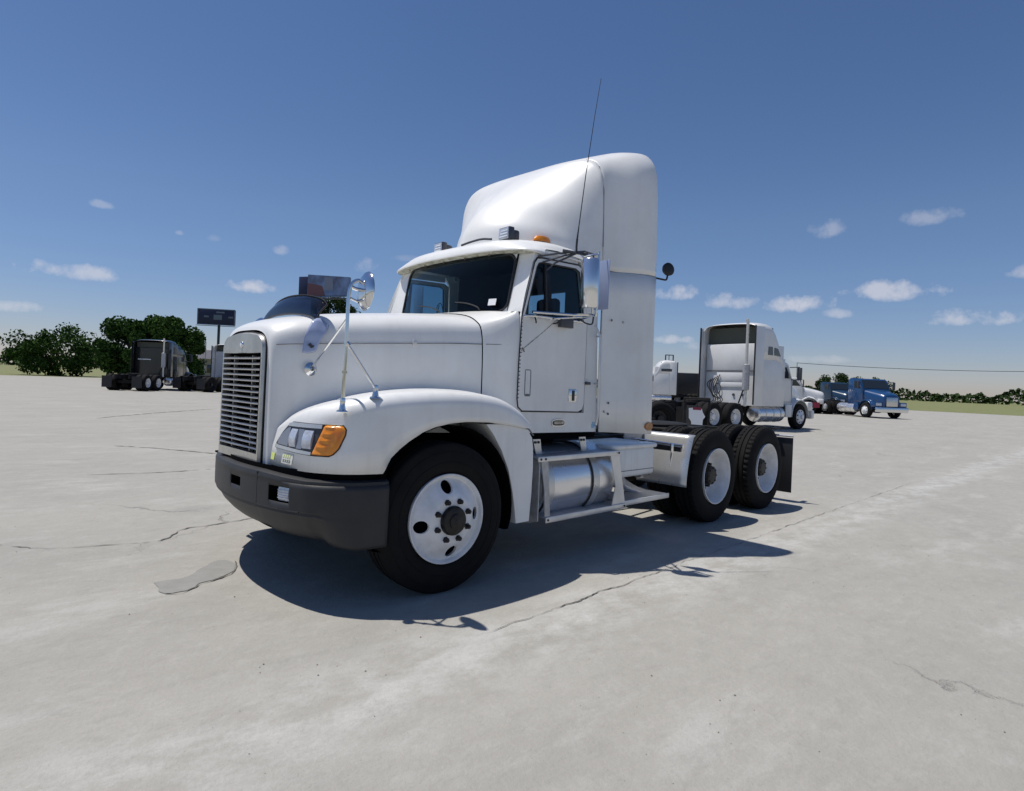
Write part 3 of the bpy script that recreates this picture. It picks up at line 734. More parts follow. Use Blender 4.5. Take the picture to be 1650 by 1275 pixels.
for s in (-1, 1):
    O = crom([(o[0], o[1], 0) for o, i, a, b_, c_ in FEN], 12)
    I = crom([(i[0], i[1], 0) for o, i, a, b_, c_ in FEN], 12)
    Zs = crom([(a, b_, c_) for o, i, a, b_, c_ in FEN], 12)
    rows = []
    for o, i, z in zip(O, I, Zs):
        zb = arch(o.x) if o.x > -.505 else .85
        za, zc, zi = z
        za = max(za, zb + .012)
        zs = max(za - .01, zc - .115)
        L = lambda k, zz: V(o.x + (i.x - o.x) * k, (o.y + (i.y - o.y) * k) * s, zz)
        prof = [L(0, zb), L(-.0, zb + (za - zb) * .5), L(0.0, zs)]
        for k in range(1, 9):
            a = k / 8 * PI / 2
            prof.append(L(.20 * (1 - math.cos(a)), zs + (zc - .012 - zs) * math.sin(a)))
        prof += [L(.50, zc), L(.78, zc - .004), L(1.04, zi)]
        rows.append(prof)
    rows = [[lean(p) for p in r] for r in rows]
    if s == 1: rows = [[far_shift(p) for p in r] for r in rows]
    mb = MB(); mb.grid(rows); mb.build('fender', 'white', T, 50, solid=.008)
    # rear lower part of the fender
    poly = [(.355, 1.145), (.43, 1.07), (.52, .95), (.60, .80), (.655, .62), (.685, .48), (.70, .385), (.845, .385), (.862, .6), (.868, .80), (.862, .95), (.845, 1.03), (.80, 1.085), (.74, 1.12), (.6, 1.142)]
    mb = MB(); mb.prism([(x, z) for x, z in poly], s * 1.165, s * .86); mb.build('fender_skirt', 'white', T, 30)
    mb = MB(); mb.tube([(.40, s * 1.176, 1.158), (.6, s * 1.172, 1.135), (.80, s * 1.168, 1.10), (.86, s * 1.165, 1.05)], .006, 6); mb.build('skirt_gap', 'gap', T)
    # wheel well liner, added in black to block light inside the arch
    mb = MB()
    rr = []
    for k in range(25):
        a = math.radians(-28 + k * 240 / 24)
        rr.append([V(max(-.55, .02 + .62 * math.cos(a)), s * (1.125 if .02 + .62 * math.cos(a) < -.52 else 1.174), max(.36, .52 + .625 * math.sin(a))), V(max(-.55, .02 + .62 * math.cos(a)), s * .5, max(.36, .52 + .625 * math.sin(a)))])
    mb.grid(rr); mb.build('wheel_well_liner', 'blackhole', T, 40)
    MB().box(-.60, .86, s * .50 - .01, s * .50 + .01, .45, 1.05).build('inner_apron', 'blackhole', T)

# ---- wall patch helper (curved front walls) --------------------------------
def arclen(P):
    L = [0]
    for a, b_ in zip(P, P[1:]): L.append(L[-1] + (b_ - a).length)
    return L
class Wall:
    def __init__(s, pts): s.P = crom([(x, y, 0) for x, y in pts], 40); s.L = arclen(s.P)
    def at(s, u, z, off=0):
        P, L = s.P, s.L
        i = 0
        lo, hi = 0, len(L) - 2
        while lo < hi:
            m = (lo + hi + 1) // 2
            if L[m] <= u: lo = m
            else: hi = m - 1
        i = lo
        f = (u - L[i]) / max(1e-9, L[i + 1] - L[i])
        p = P[i].lerp(P[i + 1], max(-1, min(1.5, f)))
        a, b_ = P[max(0, i - 6)], P[min(len(P) - 1, i + 7)]
        d = (b_ - a).normalized(); nn = V(d.y, -d.x, 0)
        return V(p.x, p.y, z) + nn * (-off if nn.x > 0 and abs(nn.x) > .2 else off)
FW = Wall([(-.93, -.44), (-.925, -.6), (-.912, -.75), (-.885, -.865), (-.835, -.962), (-.74, -1.065), (-.6, -1.135), (-.4, -1.17), (-.1, -1.19), (.25, -1.19)])
def fwn(u, z, off):    # outward offset for the near fender wall
    p = FW.at(u, z, 0); a = FW.at(u - .02, z, 0); b_ = FW.at(u + .02, z, 0)
    d = (b_ - a).normalized(); return lean(p) + V(-abs(d.y), -abs(d.x), 0).normalized() * off
def patch(name, u0, u1, lo, hi, off, m, parent, s=-1, n=12, k=5, depth=.012, bulge=0.0):
    mb = MB(); rows = []
    for i in range(n + 1):
        u = u0 + (u1 - u0) * i / n
        rr = []
        za, zb = lo(u), hi(u)
        for j in range(k + 1):
            w = 4 * (j / k) * (1 - j / k)
            rr.append(fwn(u, za + (zb - za) * j / k, off + bulge * w))
        rows.append(rr)
    back = [[fwn(u0 + (u1 - u0) * i / n, lo(u0 + (u1 - u0) * i / n) + (hi(u0 + (u1 - u0) * i / n) - lo(u0 + (u1 - u0) * i / n)) * j / k, off - depth) for j in range(k + 1)] for i in range(n + 1)]
    mb.grid(rows)
    loop = lambda G: G[0] + [r[-1] for r in G[1:]] + G[-1][::-1][1:] + [r[0] for r in G[::-1]][1:]
    a, b_ = loop(rows), loop(back)
    mb.grid([a, b_])
    if s == 1: mb.xform(lambda p: far_shift(V(p.x, -p.y, p.z)))
    return mb.build(name, m, parent, 50)
def lerp(a, b_, t_): return a + (b_ - a) * t_
def pw(tab):
    def f(u):
        if u <= tab[0][0]: return tab[0][1]
        for (a, b_), (c_, d) in zip(tab, tab[1:]):
            if u <= c_: return lerp(b_, d, (u - a) / (c_ - a))
        return tab[-1][1]
    return f
for s in (-1, 1):
    top = pw([(.055, 1.00), (.10, 1.06), (.16, 1.115), (.218, 1.148), (.50, 1.148)])
    bot = pw([(.055, .965), (.45, .950)])
    hl = patch('headlight', .055, .500, bot, top, .006, 'darkplastic', T, s, 16, 5)
    patch('headlight_bezel', .19, .497, pw([(.19, 1.118), (.5, 1.122)]), pw([(.19, 1.136), (.218, 1.144), (.5, 1.145)]), .015, 'stainless', hl, s, 8, 2)
    patch('headlight_bezel', .062, .452, pw([(.062, .970), (.45, .955)]), pw([(.062, .990), (.45, .974)]), .015, 'stainless', hl, s, 8, 2)
    patch('reflector_bowl', .085, .215, pw([(.085, .995), (.215, .99)]), pw([(.085, 1.03), (.13, 1.07), (.18, 1.105), (.215, 1.112)]), .012, 'lampbowl', hl, s, 6, 3)
    patch('headlamp_glass', .235, .305, lambda u: .992, lambda u: 1.105, .014, 'lens', hl, s, 5, 4, bulge=.012)
    patch('reflector_bowl', .312, .365, lambda u: .985, lambda u: 1.108, .012, 'lampbowl', hl, s, 5, 3)
    patch('headlamp_glass', .372, .445, lambda u: .992, lambda u: 1.105, .014, 'lens', hl, s, 5, 4, bulge=.012)
    # amber turn signal, slanted inner edge
    mb = MB(); rows = []
    for j in range(15):
        q = j / 14
        z = lerp(.955, 1.147, q)
        u0 = lerp(.447, .508, q)
        u1 = pw([(0, .572), (.06, .596), (.25, .628), (.7, .657), (.86, .657), (1, .632)])(q)
        r_ = []
        for i in range(13):
            w = i / 12
            bul = .012 * (1 - (2 * w - 1) ** 4) * (1 - (2 * q - 1) ** 6) + .012 + (.006 if j % 3 == 1 and .1 < w < .55 else 0)
            r_.append(fwn(lerp(u0, u1, w), z, bul if 0 < i < 12 and 0 < j < 14 else .002))
        rows.append(r_)
    mb.grid(rows)
    if s == 1: mb.xform(lambda p: far_shift(V(p.x, -p.y, p.z)))
    am = mb.build('turn_signal', 'amber', hl, 30)
    loop = rows[0] + [r[-1] for r in rows[1:]] + rows[-1][::-1][1:] + [r[0] for r in rows[::-1]][1:]
    mb = MB(); mb.tube([far_shift(Y(p, -1)) if s == 1 else p for p in loop], .0055, 6); mb.build('turn_signal_seal', 'seal', hl)
# lot stickers under the headlight
patch('sticker', .015, .060, lambda u: .885, lambda u: .930, .004, 'sticker_y', T, -1, 4, 2, .002)
stk = patch('sticker', .165, .290, lambda u: .878, lambda u: .942, .004, 'white_dirty', T, -1, 4, 2, .002)
x = .175
for row, (z0, z1, m_) in enumerate(((.915, .935, 'sticker_y'), (.888, .904, 'ink'))):
    for k in range(4):
        u = .175 + k * .024 + row * .004
        patch('sticker_mark', u, u + .016, lambda q: z0, lambda q: z1, .006, m_, stk, -1, 2, 1, .001)
        patch('sticker_mark', u + .004, u + .009, lambda q: z0 + .005, lambda q: z1 - .006, .007, 'paper', stk, -1, 2, 1, .001)

# ---- grille -------------------------------------------------------------
def gx(z): return -.945 + (z - .84) * .012      # plane of the grille
def gout(w, zt, zb, rt):
    pts = [(w, zb), (w, zt - rt)]
    for k in range(1, 9):
        a = k / 8 * PI / 2
        pts.append((w - rt * 1.15 * (1 - math.cos(a)), zt - rt + rt * math.sin(a) * .86))
    pts += [(w * .35, zt - .004), (0, zt)]
    return pts + [(-y, z) for y, z in pts[::-1][1:]]
outer = gout(.352, 1.735, .842, .11)
inner = gout(.330, 1.590, .905, .01)
mb = MB()
ra = [V(gx(z) - .004, y, z) for y, z in outer]; rb = [V(gx(z) - .030, y * .985, z - .008 if z > 1 else z + .004) for y, z in outer]
rc = [V(gx(z) - .030, y, z) for y, z in inner]; rd = [V(gx(z) + .03, y, z) for y, z in inner]
mb.grid([ra, rb, rc, rd], True); gr = mb.build('grille', 'grille', T, 30)
mb = MB(); mb.tube(ra + [ra[0]], .0055, 6); mb.build('grille_seal', 'seal', gr)
MB().box(-.915, -.90, -.33, .33, .86, 1.62).build('grille_backing', 'blackhole', gr)
barme = None
for k in range(17):
    z = 1.548 - k * (1.548 - .935) / 16
    if barme is None:
        mb = MB(); mb.prism([(-.034, -.004), (-.038, .002), (-.030, .010), (0, .014), (.02, .012), (.02, .004), (-.01, -.002)], -.328, .328)
        o = mb.build('grille_bar', 'grille_bar', gr, 40); barme = o; o.location = (gx(z), 0, z)
    else:
        o = dupe(barme, gr); o.location = (gx(z), 0, z)
for y in (-.16, .16): MB().box(-.952, -.925, y - .004, y + .004, .91, 1.57).build('grille_upright', 'grille', gr)
mb = MB(); mb.lathe([(-.008, .001), (-.008, .018), (-.004, .024), (.004, .026)], (gx(1.645) - .030, .0, 1.645), 'X', 20); em = mb.build('grille_emblem', 'chrome', gr)
mb = MB(); mb.lathe([(-.011, .0), (-.011, .012), (-.007, .014)], (gx(1.645) - .030, 0, 1.645), 'X', 6); mb.build('emblem_center', 'paper', em)

# ---- bumper ----------------------------------------------------------------
BW = [(-.54, 1.085), (-.60, 1.03), (-.68, .94), (-.81, .76), (-.96, .42), (-1.035, .02), (-1.035, -.38), (-.985, -.70), (-.925, -.875), (-.895, -.935), (-.80, -1.045), (-.65, -1.13), (-.47, -1.17)]
BP = crom([(x, y, 0) for x, y in BW], 10)
BL = arclen(BP); BT = BL[-1]
def bpt(u):
    for i in range(len(BL) - 1):
        if BL[i + 1] >= u or i == len(BL) - 2:
            f = (u - BL[i]) / (BL[i + 1] - BL[i]); p = BP[i].lerp(BP[i + 1], f)
            a, b_ = BP[max(0, i - 1)], BP[min(len(BP) - 1, i + 2)]
            d = (b_ - a).normalized(); return p, V(d.y, -d.x, 0) * (1 if d.y < 0 or True else -1)
def bn(u, off, z):
    p, n_o = bpt(u)
    if n_o.dot(V(-1, 0, 0)) < 0 and abs(n_o.x) > .05: n_o = -n_o
    return V(p.x, p.y, z) + n_o * off
cen = V(-.3, 0, 0)
def bq(u, off, z):
    p, n_o = bpt(u)
    if n_o.dot(p - cen) < 0: n_o = -n_o
    return V(p.x, p.y, z) + n_o * off
def u_of_y(y):
    best = min(range(len(BP)), key=lambda i: abs(BP[i].y - y)); return BL[best]
uw0, uw1 = u_of_y(-.63), u_of_y(-.81)        # fog lamp opening
ut0, ut1 = u_of_y(-.09), u_of_y(-.25)        # tow opening
us = sorted(set([BT * k / 70 for k in range(71)] + [uw0, uw1, ut0, ut1, u_of_y(-.485), u_of_y(-.50), u_of_y(-.88), uw0 - .008, uw1 + .008]))
PR = [(-.17, .818), (-.035, .822), (-.008, .813), (0, .795), (0, .785), (-.002, .78), (0, .748), (0, .706), (0, .685), (0, .65), (0, .612), (-.012, .600), (-.010, .585), (-.02, .57), (-.06, .50), (-.11, .445), (-.14, .42)]
def prof(u, k):
    off, z = PR[k]
    p = bpt(u)[0]
    side = max(0, min(1, (abs(p.y) - .98) / .14))
    if z <= .6: off = off * (1 - .92 * side); z = z - .035 * side
    if k >= 13 and abs(p.y) < .5: z = z + .015
    if k <= 3: z -= .018 * max(0, min(1, (-p.y - .5) / .4))
    if p.y > .8 and off < -.05: off = -.05
    return bq(u, off, z)
mb = MB()
G = [[prof(u, k) for k in range(len(PR))] for u in us]
vs = [[mb.b.verts.new(p) for p in r] for r in G]
for i in range(len(us) - 1):
    uc = (us[i] + us[i + 1]) / 2
    for j in range(len(PR) - 1):
        z0, z1 = PR[j + 1][1], PR[j][1]
        if uw0 < uc < uw1 and z0 >= .649 and z1 <= .7485: continue
        if ut0 < uc < ut1 and z0 >= .684 and z1 <= .7485: continue
        mb.b.faces.new((vs[i][j], vs[i + 1][j], vs[i + 1][j + 1], vs[i][j + 1]))
bum = mb.build('bumper', 'bumper', T, 28, weld=False, solid=.006)
for (a, b_, z0, z1) in ((uw0, uw1, .65, .748), (ut0, ut1, .685, .748)):
    mb = MB()
    f_ = [bq(a, -.001, z0), bq(b_, -.001, z0), bq(b_, -.001, z1), bq(a, -.001, z1)]
    k_ = [bq(a, -.07, z0), bq(b_, -.07, z0), bq(b_, -.07, z1), bq(a, -.07, z1)]
    mb.grid([f_, k_], True); mb.face(k_); mb.build('bumper_recess', 'blackhole', bum, 0)
mb = MB()
uc0, uc1 = lerp(uw0, uw1, .42), lerp(uw0, uw1, .92)
f_ = [[bq(lerp(uc0, uc1, i / 4), -.012 + .006 * math.sin(PI * j / 6), lerp(.658, .742, j / 6)) for j in range(7)] for i in range(5)]
mb.grid(f_); fg = mb.build('fog_lamp', 'lens', bum, 40)
mb = MB()
for j in range(1, 5):
    z = lerp(.658, .742, j / 5); mb.tube([bq(lerp(uc0, uc1, i / 4), -.004, z) for i in range(5)], .0025, 5)
mb.build('fog_lamp_ribs', 'alu', fg)
for pts in ([(u_of_y(-.488), z) for z in (.60, .68, .76, .815)], [(u_of_y(y), .606) for y in (-.49, -.6, -.7, -.8, -.88)]):
    mb = MB(); mb.tube([bq(u, .003, z) for u, z in pts], .0050, 6); mb.build('bumper_seam', 'seal', bum)
# black filler between bumper and body
mb = MB(); rows = [[bq(u, -.05, .80), bq(u, -.05, .90)] for u in us]
rows = [[V(a.x + .0, a.y, .76), V(b_.x, b_.y, .858)] for a, b_ in rows]
mb.grid(rows); mb.build('bumper_filler', 'blackhole', T, 30)

MB().box(-.80, -.40, -1.02, .90, .775, .79).build('sun_block_plate', 'blackhole', T)  # unseen plate added to stop sun leaking through behind the bumper
# ---- bug deflector --------------------------------------------------------
rows = []
for y, z, h in ((.47, 1.80, .05), (.42, 1.84, .10), (.30, 1.868, .14), (.10, 1.885, .155), (-.15, 1.882, .155), (-.33, 1.865, .145), (-.42, 1.845, .140), (-.475, 1.812, .135)):
    x = -.665 + .10 * y * y
    base = V(x, y, z); tip = V(x + .075, y, z + h); rows.append([base, base.lerp(tip, .5) + V(-.022, 0, 0), tip])
mb = MB(); mb.grid(loft(rows, 5, 4)); dfl = mb.build('bug_deflector', 'smoke', T, 60, solid=.004)
mb = MB(); mb.tube(crom([r[2] for r in rows], 5), .004, 6); mb.build('deflector_rim', 'seal', dfl)
mb = MB(); mb.tube(crom(rows[-1], 5), .007, 6, rs=None); mb.build('deflector_end', 'seal', dfl)
for s in (-1, 1):
    w = [[(-.675, .478, 1.83), (-.63, .49, 1.845), (-.56, .50, 1.80)], [(-.735, .512, 1.745), (-.67, .525, 1.75), (-.60, .535, 1.745)], [(-.755, .512, 1.67), (-.70, .524, 1.67), (-.645, .536, 1.68)], [(-.765, .518, 1.60), (-.725, .526, 1.595), (-.675, .535, 1.61)]]
    mb = MB(); mb.grid([[Y(p, s) for p in r] for r in loft(w, 4, 4)]); wg = mb.build('deflector_wing', 'skytint', dfl, 60, solid=.003)
    mb = MB(); mb.prism([(-.735, 1.655), (-.715, 1.668), (-.705, 1.655), (-.685, 1.650), (-.695, 1.638), (-.71, 1.632), (-.718, 1.644)], s * .532, s * .538); mb.build('deflector_logo', 'badge', wg)

# ---- fender mirrors ---------------------------------------------------------
for s in (-1, 1):
    fm = empty('fender_mirror', (0, 0, 0) if s < 0 else (.20, -.12, -.17)); fm.parent = T
    B1 = V(-.76, -1.03 * -s, 1.262); B2 = V(-.52, -.93 * -s + 0, 1.352)
    y1 = s * 1.055
    B1 = V(-.755, y1, 1.245); B2 = V(-.545, s * 1.09, 1.33)
    for B_ in (B1, B2):
        mb = MB(); mb.lathe([(0, .038), (.008, .036), (.014, .022), (.05, .015), (.055, .001)], B_ + V(0, 0, -.01), 'Z', 14)
        mb.box(B_.x - .013, B_.x + .013, B_.y - .013, B_.y + .013, B_.z + .02, B_.z + .075, .004); mb.build('mirror_foot', 'chrome', fm)
    TOP = V(-.745, s * 1.06, 1.96)
    mb = MB(); mb.tube(crom([B1 + V(0, 0, .04), B1.lerp(TOP, .35), V(-.748, s * 1.06, 1.72), V(-.745, s * 1.06, 1.93), V(-.73, s * 1.065, 2.015), V(-.69, s * 1.07, 2.045), V(-.66, s * 1.07, 2.03)], 5), .0115, 10); mb.build('mirror_pole', 'chrome', fm)
    mb = MB(); mb.tube([(-.752, s * 1.058, 1.47), (-.752, s * 1.058, 1.485)], .016, 10); mb.build('pole_collar', 'chrome', fm)
    mb = MB(); mb.tube([(-.748, s * 1.06, 1.655), (-.735, s * 1.062, 1.64)], .02, 8); mb.build('pole_collar', 'chrome', fm)
    D_ = V(-.70, s * .51, 1.49)
    mb = MB(); mb.tube([(-.75, s * 1.058, 1.80), D_ + V(0, s * .04, .02)], .008, 8); mb.tube([(-.735, s * 1.062, 1.64), (-.67, s * 1.07, 1.555), B2 + V(0, 0, .05)], .008, 8); mb.build('mirror_brace', 'chrome', fm)
    mb = MB(); mb.lathe([(-.006, .001), (-.006, .040), (.004, .046), (.014, .03), (.02, .014), (.03, .012)], (0, 0, 0), 'Y', 18)
    mb.xform(lambda p: D_ + V(p.x, s * (p.y + .01), p.z)); mb.build('brace_plate', 'chrome', fm)
    # convex round mirror, seen almost edge on
    ax = V(.985, s * .17, -.04).normalized()
    q = ax.to_track_quat('Z', 'Y').to_matrix()
    C_ = V(-.635, s * 1.075, 1.985)
    mb = MB(); mb.lathe([(-.035, .001), (-.033, .05), (-.022, .095), (-.006, .118), (.004, .123), (.008, .118)], (0, 0, 0), 'Z', 36); mb.xform(lambda p: C_ + q @ p); mb.build('mirror_shell', 'chrome', fm, 50)
    mb = MB(); mb.lathe([(.007, .119), (.012, .08), (.016, .001)], (0, 0, 0), 'Z', 36); mb.xform(lambda p: C_ + q @ p); mb.build('mirror_glass', 'mirror', fm, 50)
    mb = MB(); mb.tube([(-.735, s * 1.065, 2.0), (-.70, s * 1.07, 1.99), (-.66, s * 1.073, 1.988)], .012, 8); mb.tube([(-.735, s * 1.065, 1.93), (-.69, s * 1.07, 1.915), (-.655, s * 1.073, 1.93)], .008, 8); mb.build('mirror_clamp', 'chrome', fm)

# ---- west coast mirrors -----------------------------------------------------
for s in (-1, 1):
    wm = empty('side_mirror', (0, 0, 0)); wm.parent = T
    # housing: curved stainless back facing forward
    rows = []
    for z in (2.085, 2.10, 2.47, 2.485):
        ins = .010 if z in (2.085, 2.485) else 0
        r_ = []
        for k in range(13):
            a = PI * k / 12
            r_.append(V(1.345 - (.075 - ins) * math.sin(a), s * (1.28 - (.082 - ins) * math.cos(a)), z))
        rows.append(r_)
    mb = MB(); mb.grid(rows); mb.face(rows[0]); mb.face(rows[-1]); mb.build('mirror_housing', 'housing', wm, 40)
    MB().box(1.345, 1.352, s * 1.28 - .08, s * 1.28 + .08, 2.09, 2.48).build('mirror_glass', 'mirror', wm)
    MB().tube(crom([(1.23, s * 1.30, 2.05), (1.235, s * 1.31, 2.1), (1.30, s * 1.385, 2.3), (1.235, s * 1.31, 2.5), (1.25, s * 1.28, 2.53)][0:0] or [(1.36, s * 1.20, 2.52), (1.37, s * 1.33, 2.525), (1.365, s * 1.345, 2.5), (1.36, s * 1.345, 2.06), (1.37, s * 1.30, 2.03), (1.42, s * 1.12, 2.02)], 6), .009, 8).build('mirror_hoop', 'chrome', wm)
    MB().box(1.505, 1.513, s * 1.265 - .085, s * 1.265 + .085, 2.09, 2.50, .003).build('mirror_back_panel', 'skytint', wm)
    mb = MB()
    mb.tube([(.94, s * 1.03, 2.025), (1.3, s * 1.17, 2.03), (1.40, s * 1.28, 2.035)], .012, 8)
    mb.tube([(1.18, s * 1.0, 1.985), (1.22, s * 1.05, 2.0), (1.34, s * 1.22, 2.015)], .009, 8)
    mb.tube([(1.6, s * 1.0, 2.03), (1.5, s * 1.15, 2.03), (1.38, s * 1.29, 2.04), (1.38, s * 1.29, 2.09)], .010, 8)
    mb.build('lower_mirror_arm', 'chrome', wm)
    mb = MB()
    mb.tube([(1.06, s * .955, 2.50), (1.2, s * 1.06, 2.535), (1.36, s * 1.20, 2.56), (1.37, s * 1.28, 2.53), (1.37, s * 1.29, 2.48)], .008, 8)
    mb.tube([(1.12, s * .955, 2.46), (1.24, s * 1.08, 2.52), (1.36, s * 1.20, 2.56)], .007, 8)
    mb.tube([(1.16, s * .965, 2.40), (1.20, s * 1.02, 2.46), (1.32, s * 1.17, 2.55)], .008, 8)
    mb.build('upper_mirror_arm', 'darkplastic', wm)
    for pts in ([(1.34, s * 1.19, 2.0), (1.36, s * 1.24, 1.965), (1.39, s * 1.28, 1.96), (1.42, s * 1.27, 2.02)], [(1.0, s * 1.0, 2.0), (.985, s * 1.03, 1.955), (.965, s * 1.05, 1.94)], [(1.25, s * 1.08, 2.0), (1.2, s * 1.07, 1.96), (1.16, s * 1.06, 1.95)]):
        MB().tube(crom(pts, 5), .0065, 6).build('mirror_cable', 'seal', wm)
    MB().box(1.28, 1.44, s * 1.03 - .02, s * 1.03 + .02, 1.935, 2.02, .005).build('mirror_motor', 'darkplastic', wm)
# chrome rail below window
MB().tube(crom([(.87, -1.0, 1.985), (.93, -1.03, 1.992), (1.3, -1.03, 2.0), (1.62, -1.0, 2.008)], 5), .011, 8).build('window_rail', 'chrome', T)

# ---- roof equipment ----------------------------------------------------------
for (x, y, dz) in ((1.02, -.585, -.058), (1.02, .32, -.068)):
    rt = Matrix.Rotation(-.12, 3, 'Z')
    sp = MB().box(x, x + .06, y - .075, y + .075, dz + 2.733, dz + 2.847, .010, rot=rt).build('spot_lamp', 'darkplastic', T)
    MB().box(x - .006, x + .004, y - .066, y + .066, dz + 2.742, dz + 2.838, .004, rot=rt, piv=(x + .03, y, dz + 2.79)).build('lamp_glass', 'lens', sp)
    mb = MB()
    for k in range(3): mb.box(x - .0085, x - .005, y - .055, y + .05 - k * .01, dz + 2.762 + k * .024, dz + 2.770 + k * .024, rot=rt, piv=(x + .03, y, dz + 2.79))
    mb.build('lamp_ribs', 'paper', sp)
    MB().box(x + .055, x + .14, y - .06, y + .06, dz + 2.74, dz + 2.835, .02, rot=rt).build('lamp_can', 'darkplastic', sp)
    MB().tube([(x + .04, y, 2.68), (x + .04, y, dz + 2.74)], .014, 8).build('lamp_bracket', 'chrome', sp)
mb = MB(); mb.lathe([(0, .075), (.012, .074), (.028, .055), (.036, .001)], (0, 0, 0), 'Z', 24); mb.xform(lambda p: V(1.37 + p.x * 1.45, -.715 + p.y * .7, 2.70 + p.z * 1.7)); mb.build('roof_marker_light', 'amber', T)
mb = MB(); mb.lathe([(0, .075), (.012, .074), (.028, .055), (.036, .001)], (0, 0, 0), 'Z', 24); mb.xform(lambda p: V(1.37 + p.x * 1.45, .715 + p.y * .7, 2.70 + p.z * 1.7)); mb.build('roof_marker_light', 'amber', T)
# roof horn / wiper-like dark rail in front of the fairing
mb = MB(); mb.tube(crom([(1.0, -.45, 2.70), (.985, -.34, 2.712), (.98, -.2, 2.705), (.975, -.08, 2.69)], 6), .010, 8, rs=None); mb.xform(lambda p: V(p.x, p.y, p.z)); mb.build('roof_horn', 'darkplastic', T)
# antenna
an = MB(); an.tube([(1.30, -1.16, 2.54), (1.305, -1.155, 2.60), (1.31, -1.155, 2.66)], .009, 8); an = an.build('antenna', 'seal', T)
MB().tube([(1.31, -1.155, 2.66), (1.33, -1.153, 2.78), (1.40, -1.145, 3.20), (1.51, -1.13, 3.75), (1.59, -1.12, 4.1)], .004, 6, rs=[.008, .0045, .004, .003, .0025]).build('antenna_whip', 'seal', an)
MB().tube([(1.22, -1.08, 2.56), (1.30, -1.155, 2.545), (1.40, -1.2, 2.54)], .012, 8).build('antenna_clamp', 'darkplastic', an)
# work lamp on the back edge of the extender
wl = empty('work_lamp', (0, 0, 0)); wl.parent = T
mb = MB(); mb.tube(crom([(2.46, -1.19, 2.50), (2.54, -1.215, 2.495), (2.60, -1.22, 2.50), (2.62, -1.22, 2.54)], 4), .009, 8); mb.build('lamp_arm', 'seal', wl)
mb = MB(); qw = V(-.35, -.90, .1).normalized().to_track_quat('Z', 'Y').to_matrix()
mb.lathe([(-.05, .001), (-.045, .035), (-.01, .062), (.012, .064), (.018, .055), (.014, .001)], (0, 0, 0), 'Z', 24); mb.xform(lambda p: V(2.635, -1.215, 2.605) + qw @ p); mb.build('lamp_body', 'seal', wl, 40)

# ---- wheels -------------------------------------------------------------------
TYRE = [(.030, .300), (.012, .318), (.002, .350), (.0, .40), (.006, .44), (.018, .475), (.026, .492), (.030, .503), (.040, .512), (.058, .515),
        (.078, .5165), (.080, .504), (.090, .504), (.092, .5165), (.126, .5175), (.128, .504), (.150, .504), (.152, .5175), (.186, .5165), (.188, .504), (.198, .504), (.200, .5165),
        (.220, .515), (.238, .512), (.250, .503), (.254, .492), (.262, .475), (.274, .44), (.280, .40), (.278, .35), (.268, .318), (.25, .300)]
def tyre_fun(lug):
    def f(a, r, k):
        if lug and r > .487 and r > .505 and (k // 2) % 2 == 0 and (a < .09 or a > .19): return r - .012
        if lug and .49 < r <= .505 and (a < .05 or a > .23) and (k // 2) % 2 == 0: return r - .006
        return r
    return f
def boolean(o, cutter):
    md = o.modifiers.new('b', 'BOOLEAN'); md.object = cutter; md.operation = 'DIFFERENCE'; md.solver = 'EXACT'
    dg = bpy.context.evaluated_depsgraph_get(); dg.update()
    me = bpy.data.meshes.new_from_object(o.evaluated_get(dg))
    o.modifiers.clear(); o.data = me
    bpy.data.objects.remove(cutter)
def front_wheel():
    w = empty('front_wheel'); w.parent = T
    mb = MB(); mb.lathe(TYRE, (0, 0, 0), 'Y', 160, tyre_fun(False)); mb.build('tyre', 'rubber', w, 40)
    mb = MB()
    for r_, a_ in ((.385, -.001), (.455, .010)):
        mb.lathe([(a_ + .002, r_ - .004), (a_ - .002, r_), (a_ + .003, r_ + .004)], (0, 0, 0), 'Y', 96)
    mb.build('tyre_ribs', 'rubber', w, 40)
    pr = [(.03, .300), (.008, .306), (-.002, .305), (-.004, .299), (.004, .290), (.022, .282), (.026, .272), (.012, .255), (-.012, .225), (-.036, .190), (-.052, .165), (-.055, .150), (-.055, .098),
          (-.040, .098), (-.040, .15), (-.02, .19), (.03, .25), (.06, .28), (.06, .300)]
    mb = MB(); mb.lathe(pr + [pr[0]], (0, 0, 0), 'Y', 96); rim = mb.build('rim', 'rimwhite', w, 35)
    cm = MB()
    for d in (97, 188, 277, 5):
        a = math.radians(d); cc = V(.222 * math.cos(a), 0, .222 * math.sin(a))
        cm.lathe([(-.2, .043), (.2, .043)], cc, 'Y', 24, cap=True)
    cut = cm.build('cut', 'black', None, 0)
    bpy.context.view_layer.update()
    boolean(rim, cut)
    for p in rim.data.polygons: p.use_smooth = True
    rim.data.set_sharp_from_angle(angle=math.radians(35))
    MB().lathe([(.05, .30), (.055, .001)], (0, 0, 0), 'Y', 32).build('brake_drum', 'blackhole', w)
    mb = MB(); mb.lathe([(-.04, .100), (-.075, .098), (-.088, .090), (-.094, .070), (-.096, .052), (-.104, .050), (-.110, .030), (-.112, .001)], (0, 0, 0), 'Y', 40); hb = mb.build('hub_cap', 'hub', w, 35)
    mb = MB(); mb.lathe([(-.115, .001), (-.115, .014), (-.108, .02)], (0, 0, 0), 'Y', 12); mb.build('hub_plug', 'hub', hb)
    src = None
    for k in range(8):
        a = math.radians(22 + 45 * k)
        if src is None:
            mb = MB(); mb.lathe([(-.052, .022), (-.062, .021), (-.064, .017), (-.084, .016), (-.090, .010), (-.091, .001)], (0, 0, 0), 'Y', 6); src = mb.build('lug_nut', 'hub', w, 30); o = src
        else: o = dupe(src, w)
        o.location = (.134 * math.cos(a), 0, .134 * math.sin(a))
    return w
fwh = front_wheel(); fwh.location = (0, -1.195, .512); fwh.rotation_euler = (0, 0, -.07)
